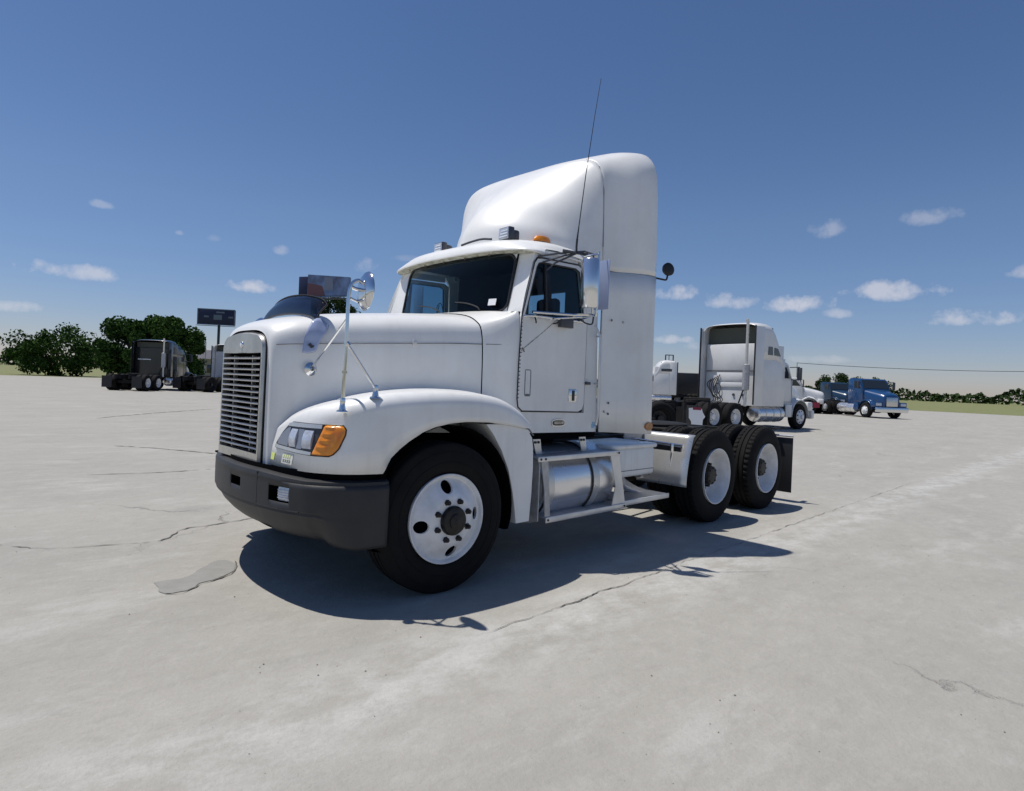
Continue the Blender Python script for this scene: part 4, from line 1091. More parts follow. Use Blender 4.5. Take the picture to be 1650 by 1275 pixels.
f2 = copy_tree(fwh, T); f2.location = (0, 1.195, .512); f2.rotation_euler = (0, .6, PI - .07)
def dual_wheel():
    w = empty('rear_wheel'); w.parent = T
    ty = MB().lathe(TYRE, (0, 0, 0), 'Y', 200, tyre_fun(True)).build('tyre', 'rubber', w, 30)
    o = dupe(ty, w); o.location = (0, .33, 0)
    pr = [(.03, .300), (.006, .307), (-.004, .305), (-.004, .297), (.010, .288), (.030, .283), (.045, .272), (.10, .262), (.150, .243), (.175, .215), (.185, .180), (.185, .105), (.20, .105), (.20, .2), (.17, .26), (.06, .30), (.03, .300)]
    MB().lathe(pr, (0, 0, 0), 'Y', 96).build('rim', 'rimwhite', w, 35)
    mb = MB(); mb.lathe([(.19, .118), (.09, .112), (.075, .104), (.060, .100), (.055, .085), (.050, .06), (.050, .001)], (0, 0, 0), 'Y', 36); mb.build('axle_hub', 'hub', w, 35)
    mb = MB()
    for k in range(8):
        a = 2 * PI * k / 8; mb.lathe([(.056, .008), (.044, .008), (.043, .001)], (.08 * math.cos(a), 0, .08 * math.sin(a)), 'Y', 6)
    mb.build('axle_bolts', 'hub', w, 30)
    src = None
    for k in range(10):
        a = 2 * PI * k / 10 + .2
        if src is None:
            mb = MB(); mb.lathe([(.185, .019), (.165, .018), (.145, .014), (.125, .013), (.124, .001)], (0, 0, 0), 'Y', 6); src = mb.build('lug_nut', 'hub', w, 30); o = src
        else: o = dupe(src, w)
        o.location = (.150 * math.cos(a), 0, .150 * math.sin(a))
    MB().lathe([(.30, .30), (.31, .001)], (0, 0, 0), 'Y', 32).build('brake_drum', 'blackhole', w)
    return w
rw = dual_wheel(); rw.location = (3.83, -1.21, .512)
for (x, s, rot) in ((5.15, -1, .9), (3.83, 1, .3), (5.15, 1, 1.3)):
    o = copy_tree(rw, T); o.location = (x, s * 1.21, .512); o.rotation_euler = (0, rot, 0 if s < 0 else PI)

# ---- chassis ---------------------------------------------------------------------
for s in (-1, 1):
    mb = MB(); mb.box(-.85, 6.05, s * .43 - .04, s * .43 + .04, .68, .93, .006); mb.build('frame_rail', 'black', T)
for x in (0, 3.83, 5.15):
    mb = MB(); mb.tube([(x, -.85, .512), (x, .85, .512)], .085 if x else .06, 12)
    if x: mb.lathe([(-.25, .10), (-.15, .22), (0, .26), (.15, .22), (.25, .10)], (x, 0, .53), 'X', 20)
    mb.build('axle', 'black', T)
mb = MB()
for x in (1.7, 2.9, 4.49, 5.9): mb.box(x - .07, x + .07, -.42, .42, .74, .93)
mb.build('cross_member', 'black', T)
MB().box(-.8, .5, -.48, .48, .5, 1.45, .05).build('engine_block', 'blackhole', T)
MB().box(.5, 1.9, -.5, .5, .62, 1.03, .03).build('transmission', 'blackhole', T)
MB().box(.86, 1.9, -.97, .97, .985, 1.035).build('cab_underside', 'blackhole', T)
mb = MB(); mb.box(4.0, 5.0, -.45, .45, .93, .97, .01); mb.lathe([(0, .45), (.03, .45), (.04, .43), (.04, .001)], (4.5, .05, .97), 'Z', 28); mb.build('fifth_wheel', 'black', T)
mb = MB()
for s in (-1, 1): mb.tube([(2.05, s * .3, 1.0), (2.05, s * .3, 1.6), (2.4, s * .2, 1.5), (3.0, s * .15, 1.08), (3.6, s * .1, 1.02)], .02, 8)
mb.build('air_hoses', 'black', T)
# mud flaps
for s in (-1, 1):
    mb = MB(); mb.box(5.93, 5.945, s * .90 - .31, s * .90 + .31, .13, .86, .003); mb.build('mud_flap', 'seal', T)
    mb = MB(); mb.tube([(5.92, s * .5, .885), (5.92, s * 1.22, .885)], .014, 8); mb.build('flap_hanger', 'alu', T)
    MB().box(5.85, 6.05, s * .98 - .03, s * .98 + .03, .96, .98).build('tail_bracket', 'black', T)
# ---- fuel tanks, steps ------------------------------------------------------------
for s in (-1, 1):
    tk = MB().lathe([(1.02, .001), (1.02, .15), (1.025, .26), (1.05, .305), (1.075, .315), (2.02, .315), (2.045, .305), (2.07, .26), (2.075, .15), (2.075, .001)], (0, s * .80, .615), 'X', 48).build('fuel_tank', 'tank', T, 35)
    for x in (1.15, 1.76):
        mb = MB(); mb.lathe([(x - .045, .317), (x - .045, .323), (x + .045, .323), (x + .045, .317)], (0, s * .80, .615), 'X', 48); mb.build('tank_strap', 'stainless', tk)
        mb = MB(); mb.lathe([(x - .060, .316), (x - .060, .326), (x - .046, .326), (x - .046, .316)], (0, s * .80, .615), 'X', 48); mb.build('strap_rubber', 'seal', tk)
    # steps
    MB().box(.935, 2.05, s * 1.15 if s < 0 else .88, s * .88 if s < 0 else 1.15, .862, .872).build('step_tread', 'alu_dull', T)
    MB().box(.935, 2.05, min(s * 1.15, s * 1.162), max(s * 1.15, s * 1.162), .835, .875, .004).build('step_lip', 'alu', T)
    MB().box(1.05, 2.17, min(s * 1.15, s * .93), max(s * 1.15, s * .93), .372, .382).build('step_tread', 'alu_dull', T)
    MB().box(1.05, 2.17, min(s * 1.15, s * 1.162), max(s * 1.15, s * 1.162), .338, .385, .004).build('step_lip', 'alu', T)
    MB().prism([(.985, .835), (1.07, .835), (1.115, .384), (1.05, .384), (1.035, .6)], s * 1.148, s * 1.138).build('step_hanger', 'alu_dull', T)
    MB().prism([(1.915, .835), (2.045, .835), (2.165, .384), (1.965, .384), (2.01, .55)], s * 1.148, s * 1.138).build('step_hanger', 'alu', T)
    MB().prism([(s * 1.14, .84), (s * .75, .84), (s * .75, .33), (s * 1.05, .33), (s * 1.14, .36)], .972, .982, 'YZ').build('tank_end_plate', 'alu_dull', T)
    for x in (1.005, 1.60):
        mb = MB(); mb.prism([(x, 1.0), (x + .09, 1.0), (x + .115, .875), (x + .045, .875)], s * 1.03, s * 1.022); br = mb.build('step_bracket', 'stainless', T)
        mb = MB()
        for dx in (.027, .065): mb.lathe([(-.008, .001), (-.008, .010), (.0, .011)], (x + dx, s * 1.032, .975), 'Y', 8)
        mb.build('bracket_bolts', 'seal', br)
    # bolts on step lips
    for (x, z) in ((.965, .855), (1.02, .855), (2.02, .855), (1.075, .362), (2.14, .362)):
        mb = MB(); mb.lathe([(-.004, .001), (-.004, .009), (.002, .010)], (x, s * 1.164, z), 'Y', 8); mb.build('bolt', 'seal', T)
    # battery box
    bb = MB().box(2.02, 2.74, min(s * 1.09, s * .6), max(s * 1.09, s * .6), .600, .88, .035, 3).build('battery_box', 'white', T)
    MB().box(2.0, 2.76, min(s * 1.105, s * .58), max(s * 1.105, s * .58), .868, .915, .02, 3).build('box_lid', 'white', bb)
    MB().tube([(2.03, s * 1.092, .665), (2.72, s * 1.092, .665)], .003, 5).build('box_seam', 'gap', bb)
    MB().box(2.14, 2.95, min(s * 1.13, s * .80), max(s * 1.13, s * .80), .385, .395).build('step_tread', 'alu_dull', T)
    MB().box(2.14, 2.95, min(s * 1.13, s * 1.142), max(s * 1.13, s * 1.142), .352, .400, .004).build('step_lip', 'alu', T)
    mb = MB(); P = crom([(2.76, s * .62, .62), (2.78, s * .70, .50), (2.85, s * .82, .42), (2.93, s * .95, .39)], 4)
    mb.grid([[p + V(-.25, 0, 0) for p in P], [p + V(.03, 0, 0) for p in P]]); mb.build('step_support', 'alu_dull', T, 40, solid=.006)
    # quarter fender ahead of the drive tyres
    rows = []
    for (x, z, e) in ((3.345, .972, 1.2), (3.31, .955, 1.2), (3.285, .90, 1.2), (3.245, .78, 1.2), (3.215, .66, 1.2), (3.195, .54, 1.2), (3.19, .44, 1.2)):
        rows.append([V(x, s * y, z) for y in (.60, .80, 1.0, 1.195)])
    mb = MB(); mb.grid(loft(rows, 3, 2)); qf = mb.build('quarter_fender', 'stainless', T, 40, solid=.006)
    mb = MB(); mb.prism([(2.92, .98), (3.3, .98), (3.22, .80), (3.19, .46), (3.08, .52), (3.0, .62), (2.93, .78)], s * .60, s * .592); mb.build('fender_side_plate', 'alu_dull', qf)
    mb = MB(); mb.tube([(3.06, s * .50, .895), (3.06, s * 1.215, .872)], .020, 12); mb.build('fender_bar', 'chrome', qf)
    MB().box(3.05, 3.075, min(s * .60, s * 1.19), max(s * .60, s * 1.19), .815, .868).build('bar_shade_strip', 'seal', qf)  # black strip added to draw the shade beneath the chrome bar
    for y in (.80, 1.10):
        mb = MB(); mb.tube([(3.045, s * y, .89), (3.03, s * (y + .01), .80), (3.06, s * (y - .03), .66)], .010, 8, rs=[.018, .014, .006]); mb.build('bar_hook', 'chrome', qf)
#TRUCK_END

# ================================================================ BACKGROUND TRUCKS
HR = V(.7274, -.6862, 0); HF = V(.6862, .7274, 0)
def at(lateral, depth, z=0): p = CAM + HR * lateral + HF * depth; return V(p.x, p.y, z)
def px(x, depth, z=0): return at((x - 787.5) / 1000 * depth, depth, z)
def heading(lat, dep): d = HR * lat + HF * dep; return math.atan2(d.y, d.x)
def bpoly(poly, y0, y1, bev=.05, seg=2):
    m = MB(); m.prism(poly, y0, y1)
    bmesh.ops.recalc_face_normals(m.b, faces=m.b.faces[:])
    ed = [e for e in m.b.edges if len(e.link_faces) == 2 and (abs(e.verts[0].co.y - e.verts[1].co.y) < 1e-6)]
    if bev: bmesh.ops.bevel(m.b, geom=ed, offset=bev, segments=seg, profile=.5, affect='EDGES')
    return m
M['white2'] = mat('white_paint_far', (.74, .74, .73), .35, var=.12, vscale=1.5, coat=.3)
M['blackpaint'] = mat('black_truck_paint', (.012, .014, .016), .22, coat=.5)
M['bluepaint'] = mat('blue_truck_paint', (.008, .05, .15), .25, coat=.5)
M['bluedark'] = mat('dark_blue_paint', (.010, .035, .075), .3, coat=.4)
M['farglass'] = mat('dark_window', (.02, .025, .03), .06, coat=.6)
M['cavity'] = mat('fairing_cavity', (.085, .09, .07), .8)
M['bgdark'] = mat('dark_box', (.012, .012, .014), .6)
wheelcache = {}
def bgwheel(parent, x, y, rimm='rimwhite', steer=False):
    s = -1 if y < 0 else 1
    key = (rimm, steer)
    if key not in wheelcache:
        tp = [(.04, .29), (.0, .33), (.0, .45), (.03, .50), (.06, .515), (.24, .515), (.27, .50), (.28, .45), (.28, .33), (.26, .29)]
        a = MB().lathe(tp, (0, 0, 0), 'Y', 36).build('tyre', 'rubber', None, 40)
        if steer: rp = [(.02, .295), (.0, .29), (.03, .27), (-.03, .19), (-.05, .15), (-.05, .1), (-.11, .09), (-.12, .001)]
        else: rp = [(.02, .295), (.0, .29), (.06, .27), (.15, .24), (.17, .11), (.03, .10), (.02, .001)]
        b_ = MB().lathe(rp, (0, 0, 0), 'Y', 32).build('rim', rimm, None, 35)
        m3 = MB()
        for k in range(8):
            an = 2 * PI * k / 8
            if steer: m3.lathe([(-.02, .03), (-.045, .028), (-.046, .001)], (.225 * math.cos(an), .03, .225 * math.sin(an)), 'Y', 8)
            else: m3.lathe([(.15, .02), (.13, .02), (.13, .001)], (.15 * math.cos(an), 0, .15 * math.sin(an)), 'Y', 6)
        c_ = m3.build('hand_holes' if steer else 'lug_nuts', 'hub', None, 35)
        wheelcache[key] = (a.data, b_.data, c_.data)
        for o in (a, b_, c_): bpy.data.objects.remove(o)
    A, B_, C_ = wheelcache[key]
    w = empty('wheel', (x, y, .515)); w.parent = parent
    w.rotation_euler = (0, random.random() * 3, 0 if s < 0 else PI)
    for nm, me in (('tyre', A), ('rim', B_), ('hand_holes' if steer else 'lug_nuts', C_)):
        o = bpy.data.objects.new(nm, me); COL.objects.link(o); o.parent = w
        if nm in ('hand_holes', 'lug_nuts'): o['kind'] = 'stuff'
    if not steer:
        o = bpy.data.objects.new('tyre', A); COL.objects.link(o); o.parent = w; o.location = (0, .32, 0)
def tractor(label, loc, rz, body='white2', sl=3.25, top=3.95, wb=4.5, scale=1.0, detail=False, hood=True, rim='rimwhite', stack='chrome', windows=True, sleeper=True, group=None, visor=False, roofslope=True):
    t_ = empty('semi_truck', loc, rz); tag(t_, label, 'truck', group)
    t_.scale = (scale,) * 3
    bt = .92
    if sleeper:
        bpoly([(-sl + .2, bt), (-sl + .2, 3.32 if top > 3.5 else top - .5), (-1.35, 3.32 if top > 3.5 else top - .5), (-1.35, bt)], -1.16, 1.16, .04).build('sleeper_cab', body, t_)
        zt0 = 3.32 if top > 3.5 else top - .5
        prof = [(-sl, top), (-sl + .35, top + .07), (-sl + 1.0, top + .04), (-sl + 1.35, top - .25), (-1.6, zt0 - .1 if roofslope else top - .2), (-1.30, 2.72)]
        m = MB(); ry = []
        for (x, z) in prof:
            base = min(zt0, z) - .0
            ry.append([(x, 0, z), (x, .6, z - .01), (x, 1.0, z - .06), (x, 1.16, z - .22), (x, 1.20, max(base - .35, z - .5)), (x, 1.20, min(2.9, max(base - .6, 2.3)))])
        m.grid(loft(mirror_half(ry), 3, 3)); m.build('roof_fairing', body, t_, 50, solid=.02)
        for s in (-1, 1):
            MB().box(-sl - .12, -sl + .45, min(s * 1.185, s * 1.215), max(s * 1.185, s * 1.215), bt, top - .12, .01).build('side_extender', body, t_)
            MB().box(-sl - .20, -sl - .12, min(s * 1.19, s * 1.22), max(s * 1.19, s * 1.22), bt + .05, top - .1, .01).build('extender_edge', 'seal', t_)
            MB().box(-sl + .45, -1.30, min(s * 1.165, s * 1.195), max(s * 1.165, s * 1.195), bt, 2.8, .01).build('side_panel', body, t_)
        MB().box(-sl + .3, -sl + 1.2, -1.1, 1.1, zt0 + .02, top - .12).build('fairing_cavity', 'cavity', t_)
        if windows:
            for s in (-1, 1):
                MB().prism([(-sl + .75, 2.90), (-sl + .75, 3.22), (-sl + 1.02, 3.22), (-sl + 1.06, 2.90)], s * 1.19, s * 1.222).build('side_window', 'farglass', t_)
                MB().prism([(-sl + 1.18, 2.90), (-sl + 1.16, 3.20), (-sl + 1.40, 3.17), (-sl + 1.62, 2.88)], s * 1.19, s * 1.222).build('side_window', 'farglass', t_)
    cx1 = -.38
    cabp = [(-1.36, bt), (-1.36, 2.72), (-.95, 2.70), (-.78, 2.62), (-.42, 1.98), (cx1, bt)]
    if not sleeper: cabp = [(-1.9, bt), (-1.9, 2.6), (-1.7, 2.72), (-.95, 2.70), (-.78, 2.62), (-.42, 1.98), (cx1, bt)]
    bpoly(cabp, -1.05, 1.05, .04).build('cab', body, t_)
    m = MB(); m.grid([[V(-.772, y, 2.60) + V(.012, 0, .012) for y in (-.92, 0, .92)], [V(-.425, y * 1.04, 2.02) + V(.012, 0, .012) for y in (-.92, 0, .92)]]); m.build('windshield', 'farglass', t_)
    for s in (-1, 1):
        MB().prism([(-1.28, 2.05), (-1.28, 2.5), (-.95, 2.5), (-.62, 2.05)], s * 1.04, s * 1.062).build('door_window', 'farglass', t_)
        m = MB(); m.tube([(-1.33, s * 1.055, 1.1), (-1.33, s * 1.055, 2.55), (-.9, s * 1.055, 2.55), (-.50, s * 1.055, 1.95), (-.48, s * 1.055, 1.1), (-1.33, s * 1.055, 1.1)], .008, 5); m.build('door_seam', 'gap', t_)
        m = MB(); m.box(-.50, -.42, s * 1.34 - .09, s * 1.34 + .09, 2.0, 2.5, .02); m.tube([(-.55, s * 1.05, 2.02), (-.46, s * 1.34, 2.0)], .02, 6); m.tube([(-.7, s * 1.05, 2.5), (-.46, s * 1.34, 2.52)], .02, 6); m.build('side_mirror', 'darkplastic', t_)
    hood_r = [
        [(cx1, 0, 1.98), (cx1, .6, 1.95), (cx1, .95, 1.80), (cx1, 1.0, 1.3), (cx1, 1.0, .95)],
        [(.2, 0, 1.86), (.2, .5, 1.83), (.2, .78, 1.66), (.2, .85, 1.3), (.2, .85, .9)],
        [(.8, 0, 1.70), (.8, .42, 1.67), (.8, .62, 1.50), (.8, .68, 1.25), (.8, .68, .85)],
        [(1.02, 0, 1.56), (1.02, .36, 1.53), (1.02, .52, 1.38), (1.02, .56, 1.2), (1.02, .56, .8)],
        [(1.04, 0, 1.2), (1.04, .3, 1.2), (1.04, .4, 1.15), (1.04, .45, 1.0), (1.04, .5, .8)]]
    m = MB(); m.grid(loft(mirror_half(hood_r), 3, 3)); m.build('hood', body, t_, 50)
    m = MB(); m.box(1.03, 1.06, -.42, .42, .82, 1.45, .02); m.build('grille', 'grille_bar', t_)
    m = MB(); m.box(.93, 1.16, -1.18, 1.18, .42, .78, .06); m.build('bumper', 'chrome' if body != 'white2' else body, t_)
    for s in (-1, 1):
        rr = []
        for k in range(13):
            a = math.radians(-8 + k * 190 / 12)
            X = .66 * math.cos(a); Z = .52 + .66 * math.sin(a)
            rr.append([V(X, s * 1.2, max(.5, Z)), V(X * .98, s * 1.17, max(.5, Z) + .05), V(X * .95, s * .95, max(.52, Z) + .10), V(X * .95, s * .6, max(.52, Z) + .12)])
        m = MB(); m.grid(rr); m.build('fender', body, t_, 50, solid=.02)
        m = MB(); m.box(.58, .96, min(s * 1.2, s * .55), max(s * 1.2, s * .55), .75, 1.12, .06); hd = m.build('headlight_pod', body, t_)
        MB().box(.955, .972, min(s * 1.12, s * .7), max(s * 1.12, s * .7), .86, 1.06, .02).build('headlight', 'lens', t_)
        MB().box(-1.1, -.66, min(s * 1.19, s * 1.15), max(s * 1.19, s * 1.15), .5, 1.0, .01).build('cab_skirt', body, t_)
        tkk = MB().lathe([(-2.9, .001), (-2.9, .22), (-2.85, .30), (-2.8, .32), (-1.2, .32), (-1.15, .30), (-1.1, .22), (-1.1, .001)], (0, s * .88, .62), 'X', 28).build('fuel_tank', 'tank', t_, 35)
        m = MB()
        for x in (-2.5, -1.95, -1.45): m.lathe([(x - .03, .322), (x - .03, .33), (x + .03, .33), (x + .03, .322)], (0, s * .88, .62), 'X', 28)
        m.build('tank_straps', 'stainless', tkk)
        bgwheel(t_, 0, s * 1.2, rim, True)
        for x in (-wb, -wb - 1.3): bgwheel(t_, x, s * 1.2, rim)
        m = MB(); m.box(-wb - 2.1, .9, s * .43 - .04, s * .43 + .04, .72, .98); m.build('frame_rail', 'black', t_)
        MB().box(-wb - 2.1, -wb - 2.08, s * .9 - .3, s * .9 + .3, .2, .9).build('mud_flap', 'seal', t_)
    m = MB(); m.box(-.9, .8, -.5, .5, .5, 1.3); m.box(-2.9, -.9, -.55, .55, .6, .9)
    m.box(-wb - .1, -wb + .1, -.8, .8, .45, .62); m.box(-wb - 1.4, -wb - 1.2, -.8, .8, .45, .62); m.build('drivetrain', 'black', t_)
    m = MB(); m.lathe([(0, .45), (.08, .45), (.1, .001)], (-wb - .65, 0, 1.0), 'Z', 20); m.build('fifth_wheel', 'black', t_)
    if stack:
        for s in ((-1, 1) if stack == 'double' else (-1,)):
            xs = -sl - .28 if sleeper else -2.1
            m = MB(); m.tube([(xs, s * .95, .9), (xs, s * .95, top - .05), (xs - .05, s * .95, top + .12)], .055, 10); st = m.build('exhaust_stack', 'stainless', t_)
            m = MB(); m.tube([(xs, s * .95, 1.5), (xs, s * .95, 1.53), (xs, s * .95, 2.47), (xs, s * .95, 2.5)], .13, 14, rs=[.07, .13, .13, .07]); m.build('muffler', 'alu_dull', st, 50)
            MB().tube([(xs + .12, s * .95, 2.0), (xs + .12, s * .6, 1.0)], .03, 6).build('stack_brace', 'black', st)
    return t_
# sleeper truck right behind
rzA = math.atan2(-.14, .99)
LA = V(24.0, 5.25, 0) + V(.14, .99, 0) * 1.2
TA = tractor('white sleeper truck seen from behind at right, dark hollow under its roof fairing', LA, rzA, sl=3.3, top=4.08, wb=4.5)
for (x0, z0, z1, w) in ((-3.11, 2.28, 3.30, 1.02), (-3.11, 1.85, 2.20, .62), (-3.11, 1.60, 1.80, .62)):
    MB().box(x0 - .025, x0 + .02, -w, w, z0, z1, .015).build('back_panel', 'white2', TA)
m = MB(); m.box(-3.14, -3.09, -1.1, 1.1, 2.22, 2.26); m.build('back_seam', 'gap', TA)
m = MB()
for k in range(5):
    y0 = .45 + .1 * k
    m.tube(crom([(-3.17, y0, 2.1 - .05 * k), (-3.2, y0 + .15, 1.7), (-3.22, y0 + .1 * math.sin(k), 1.35), (-3.15, y0 - .15, 1.1), (-3.3, y0 - .1, .98)], 6), .018, 6)
m.tube(crom([(-3.15, .55 + .14 * math.cos(a), 1.55 + .2 * math.sin(a)) for a in [k * .7 for k in range(20)]], 3), .012, 5)
m.build('air_hoses', 'seal', TA)
for y in (-.15, -.55):
    m = MB(); m.lathe([(-.03, .001), (-.03, .05), (0, .055)], (-3.11, y, 1.32), 'X', 14); m.build('gladhand', 'darkplastic', TA)
# dark chassis truck whose rear end shows between the big truck and the white sleeper
TC = tractor('black truck behind the foreground truck, only its bare rear frame and tyres showing', px(815, 19.5) , heading(-1.0, -.18), body='blackpaint', sl=2.6, top=2.75, wb=3.4, stack=None, sleeper=False, windows=False, rim='bgdark')
# placard hanging on its frame
TD = px(1125, 16.5)
pl = empty('placard', (TD.x, TD.y, .60), heading(1, 0)); tag(pl, 'white jagged-edged placard with dark red strip on top, behind the drive tyres', 'placard')
m = MB(); m.prism([(-.22, .36), (-.12, .37), (-.11, .32), (.10, .31), (.12, .36), (.15, .26), (.22, .14), (.16, .06), (.15, -.14), (-.13, -.11), (-.15, .02), (-.21, .10)], -.01, .01); m.build('placard_sheet', 'paper', pl, 0)
m = MB(); m.box(-.115, .10, -.015, .015, .315, .385, .004); m.build('placard_strip', 'red', pl)
m = MB(); m.tube([(0, .0, .38), (0, .03, .62)], .008, 6); m.tube([(-.35, .03, .62), (.35, .03, .62)], .03, 8); m.tube([(-.33, .03, .62), (-.33, .03, -.60)], .03, 8); m.tube([(.33, .03, .62), (.33, .03, -.60)], .03, 8); m.build('placard_stand', 'black', pl)
# white trucks facing left
TB = tractor('distant white truck facing left with sloping roof and dark slit window', px(1026, 55), heading(-1, .12), sl=3.1, top=3.85, wb=4.4, stack=None, windows=False)
for s in (-1, 1): MB().box(-2.8, -1.9, min(s * 1.19, s * 1.225), max(s * 1.19, s * 1.225), 2.92, 3.15, .02).build('side_window', 'farglass', TB)
TB2 = tractor('white truck facing left, mostly hidden behind the edge of the foreground truck fairing', px(986, 57), heading(-1, .12), sl=3.1, top=3.75, wb=4.4, stack='double', windows=False)
TE = empty('box_trailer', px(1113, 60), heading(-1, .1)); tag(TE, 'black box trailer body parked between the two white trucks in the distance', 'trailer')
MB().box(-1.6, 1.6, -1.2, 1.2, 1.0, 2.95, .04).build('trailer_body', 'bgdark', TE)
MB().box(-1.7, 1.7, -1.22, 1.22, 2.96, 3.02, .01).build('trailer_roof', 'alu_dull', TE)
m = MB()
for x in (-1.2, -.4, .4, 1.2): m.box(x - .03, x + .03, -1.24, -1.2, 1.0, 2.95)
m.build('trailer_posts', 'black', TE)
for x in (.6, 1.4): bgwheel(TE, x, -1.15); bgwheel(TE, x, 1.15)
# far right
TF = tractor('white truck at far right facing right in full sun, twin exhaust stacks behind its cab', px(1303, 48), heading(1, -.42), sl=2.3, top=2.9, wb=4.2, sleeper=False, stack='double', windows=False)
MB().box(-1.2, .7, -1.22, -1.16, .45, .85).build('side_skirt', 'red', TF)
TG = tractor('bright blue truck at the right edge, nose toward the viewer, chrome bumper', px(1420, 43), heading(.12, -1), body='bluepaint', sl=2.6, top=2.95, wb=4.2, sleeper=False, stack=None)
TH = tractor('dark blue truck parked just behind the brighter blue truck at right', px(1360, 60), heading(.2, -1), body='bluedark', sl=2.6, top=3.0, wb=4.2, sleeper=False, stack=None)
# left side
TK = tractor('black sleeper truck at the left edge seen from behind, chrome stack and tank', px(281, 44.5), heading(-.03, 1), body='blackpaint', sl=3.3, top=3.3, wb=4.6, windows=False, stack='chrome', roofslope=False)
MB().box(-3.14, -3.10, .1, .95, 2.0, 2.06).build('rear_light_bar', 'paper', TK)
TL = tractor('pale truck seen from behind, just left of the foreground truck grille', px(398, 47), heading(.22, 1), sl=2.4, top=3.35, wb=4.3, windows=False, stack=None, rim='bgdark')

# ---- trees --------------------------------------------------------------
def tree(label, loc, h, rx, rz_, n, m, seed, group=None, trunk=.25, lean=0):
    rnd = random.Random(seed)
    t_ = empty('tree', loc); tag(t_, label, 'tree', group)
    mb = MB(); mb.tube([(0, 0, -.1), (.05, 0, h * .25), (.1 + lean, .1, h * .5), (lean, 0, h * .8)], .2, 8, rs=[trunk, trunk * .8, trunk * .5, trunk * .15])
    for k in range(7):
        a = rnd.random() * 6.28; z = h * (.25 + .07 * k); r_ = rx * (.5 + .3 * rnd.random())
        mb.tube([(0.05, 0, z), (r_ * .5 * math.cos(a), r_ * .5 * math.sin(a), z + h * .10), (r_ * math.cos(a), r_ * math.sin(a), z + h * .18)], .1, 6, rs=[trunk * .4, trunk * .22, trunk * .08])
    mb.build('trunk', 'bark', t_)
    clumps = []
    for k in range(34):
        a = rnd.random() * 6.28; u = rnd.random() ** .5; zz = rnd.uniform(-1, 1)
        rr = rx * u * math.sqrt(max(0.05, 1 - zz * zz * .8))
        clumps.append((V(rr * math.cos(a) + lean, rr * math.sin(a), h - rz_ + zz * rz_ * .85), rx * rnd.uniform(.18, .36)))
    verts, faces = [], []
    for k in range(n):
        c_, r_ = clumps[rnd.randrange(len(clumps))]
        d = V(rnd.gauss(0, 1), rnd.gauss(0, 1), rnd.gauss(0, 1)).normalized() * r_ * rnd.random() ** .4
        p = c_ + d
        s_ = rnd.uniform(.12, .25) * (rx / 4) ** .5
        a = V(rnd.gauss(0, 1), rnd.gauss(0, 1), rnd.gauss(0, 1)).normalized(); b_ = a.cross(V(rnd.gauss(0, 1), rnd.gauss(0, 1), rnd.gauss(0, 1))).normalized()
        i = len(verts); verts += [p - a * s_, p + b_ * s_ * .55, p + a * s_, p - b_ * s_ * .55]; faces.append((i, i + 1, i + 2, i + 3))
    me = bpy.data.meshes.new('crown'); me.from_pydata(verts, [], faces); me.materials.append(M[m])
    o = bpy.data.objects.new('crown', me); COL.objects.link(o); o.parent = t_
    return t_
tree('broad green tree rising behind the black truck at left', px(272, 66), 6.7, 3.9, 3.1, 24000, 'leaf', 3)
tree('lower green tree at the left edge beside the black truck', px(205, 70), 6.5, 4.6, 3.1, 18000, 'leaf', 4)
tree('dark tree right of the broad green one, above the beige building', px(305, 84), 4.6, 2.2, 2.2, 5000, 'leaf2', 8)
tree('dark tree top showing over the hood beneath the slanted billboard', px(541, 100), 14.2, 4.4, 4.5, 9000, 'leaf2', 5)
tree('dark tree at the right edge behind the blue truck', px(1345, 95), 4.6, 3.0, 2.2, 6000, 'leaf2', 6)
tree('round tree to the right of the row of parked trucks', px(1400, 110), 5.0, 4.2, 2.6, 6000, 'leaf2', 9)
tree('low tree near the left end of the lot', px(90, 80), 6.0, 5.0, 3.0, 8000, 'leaf', 10)
# far treeline: reads as one mass
rnd = random.Random(11)
verts, faces = [], []
for k in range(42000):
    a = rnd.random() * 2 * PI; r_ = 420 + rnd.random() * 30
    x, y = r_ * math.cos(a), r_ * math.sin(a)
    hh_ = 6.5 + 4.5 * noise.noise(V(a * 9, 0, 0)) + 3.5 * noise.noise(V(a * 45, 3, 0)) + 2 * noise.noise(V(a * 160, 8, 0))
    p = V(x, y, rnd.random() ** .8 * hh_); s_ = rnd.uniform(.7, 1.6)
    d1 = V(rnd.gauss(0, 1), rnd.gauss(0, 1), rnd.gauss(0, .7)).normalized(); d2 = d1.cross(V(rnd.gauss(0, 1), rnd.gauss(0, 1), 1)).normalized()
    i = len(verts); verts += [p - d1 * s_, p + d2 * s_ * .7, p + d1 * s_, p - d2 * s_ * .7]; faces.append((i, i + 1, i + 2, i + 3))
me = bpy.data.meshes.new('treeline'); me.from_pydata(verts, [], faces); me.materials.append(M['leaf2'])
o = bpy.data.objects.new('treeline', me); COL.objects.link(o); tag(o, 'distant dark treeline along the horizon', 'trees', kind='stuff')
M['grass'] = mat('dry_grass', (.13, .16, .045), .9, var=.4, vscale=.6, color2=(.22, .2, .09))
mb = MB(); R1, R2 = 78, 2500
mb.grid([[V(R1 * math.cos(a) + 8, R1 * math.sin(a) + 6, .006), V(R2 * math.cos(a), R2 * math.sin(a), .006)] for a in [2 * PI * k / 96 for k in range(97)]])
tag(mb.build('grass_field', 'grass', smooth=0), kind='structure')

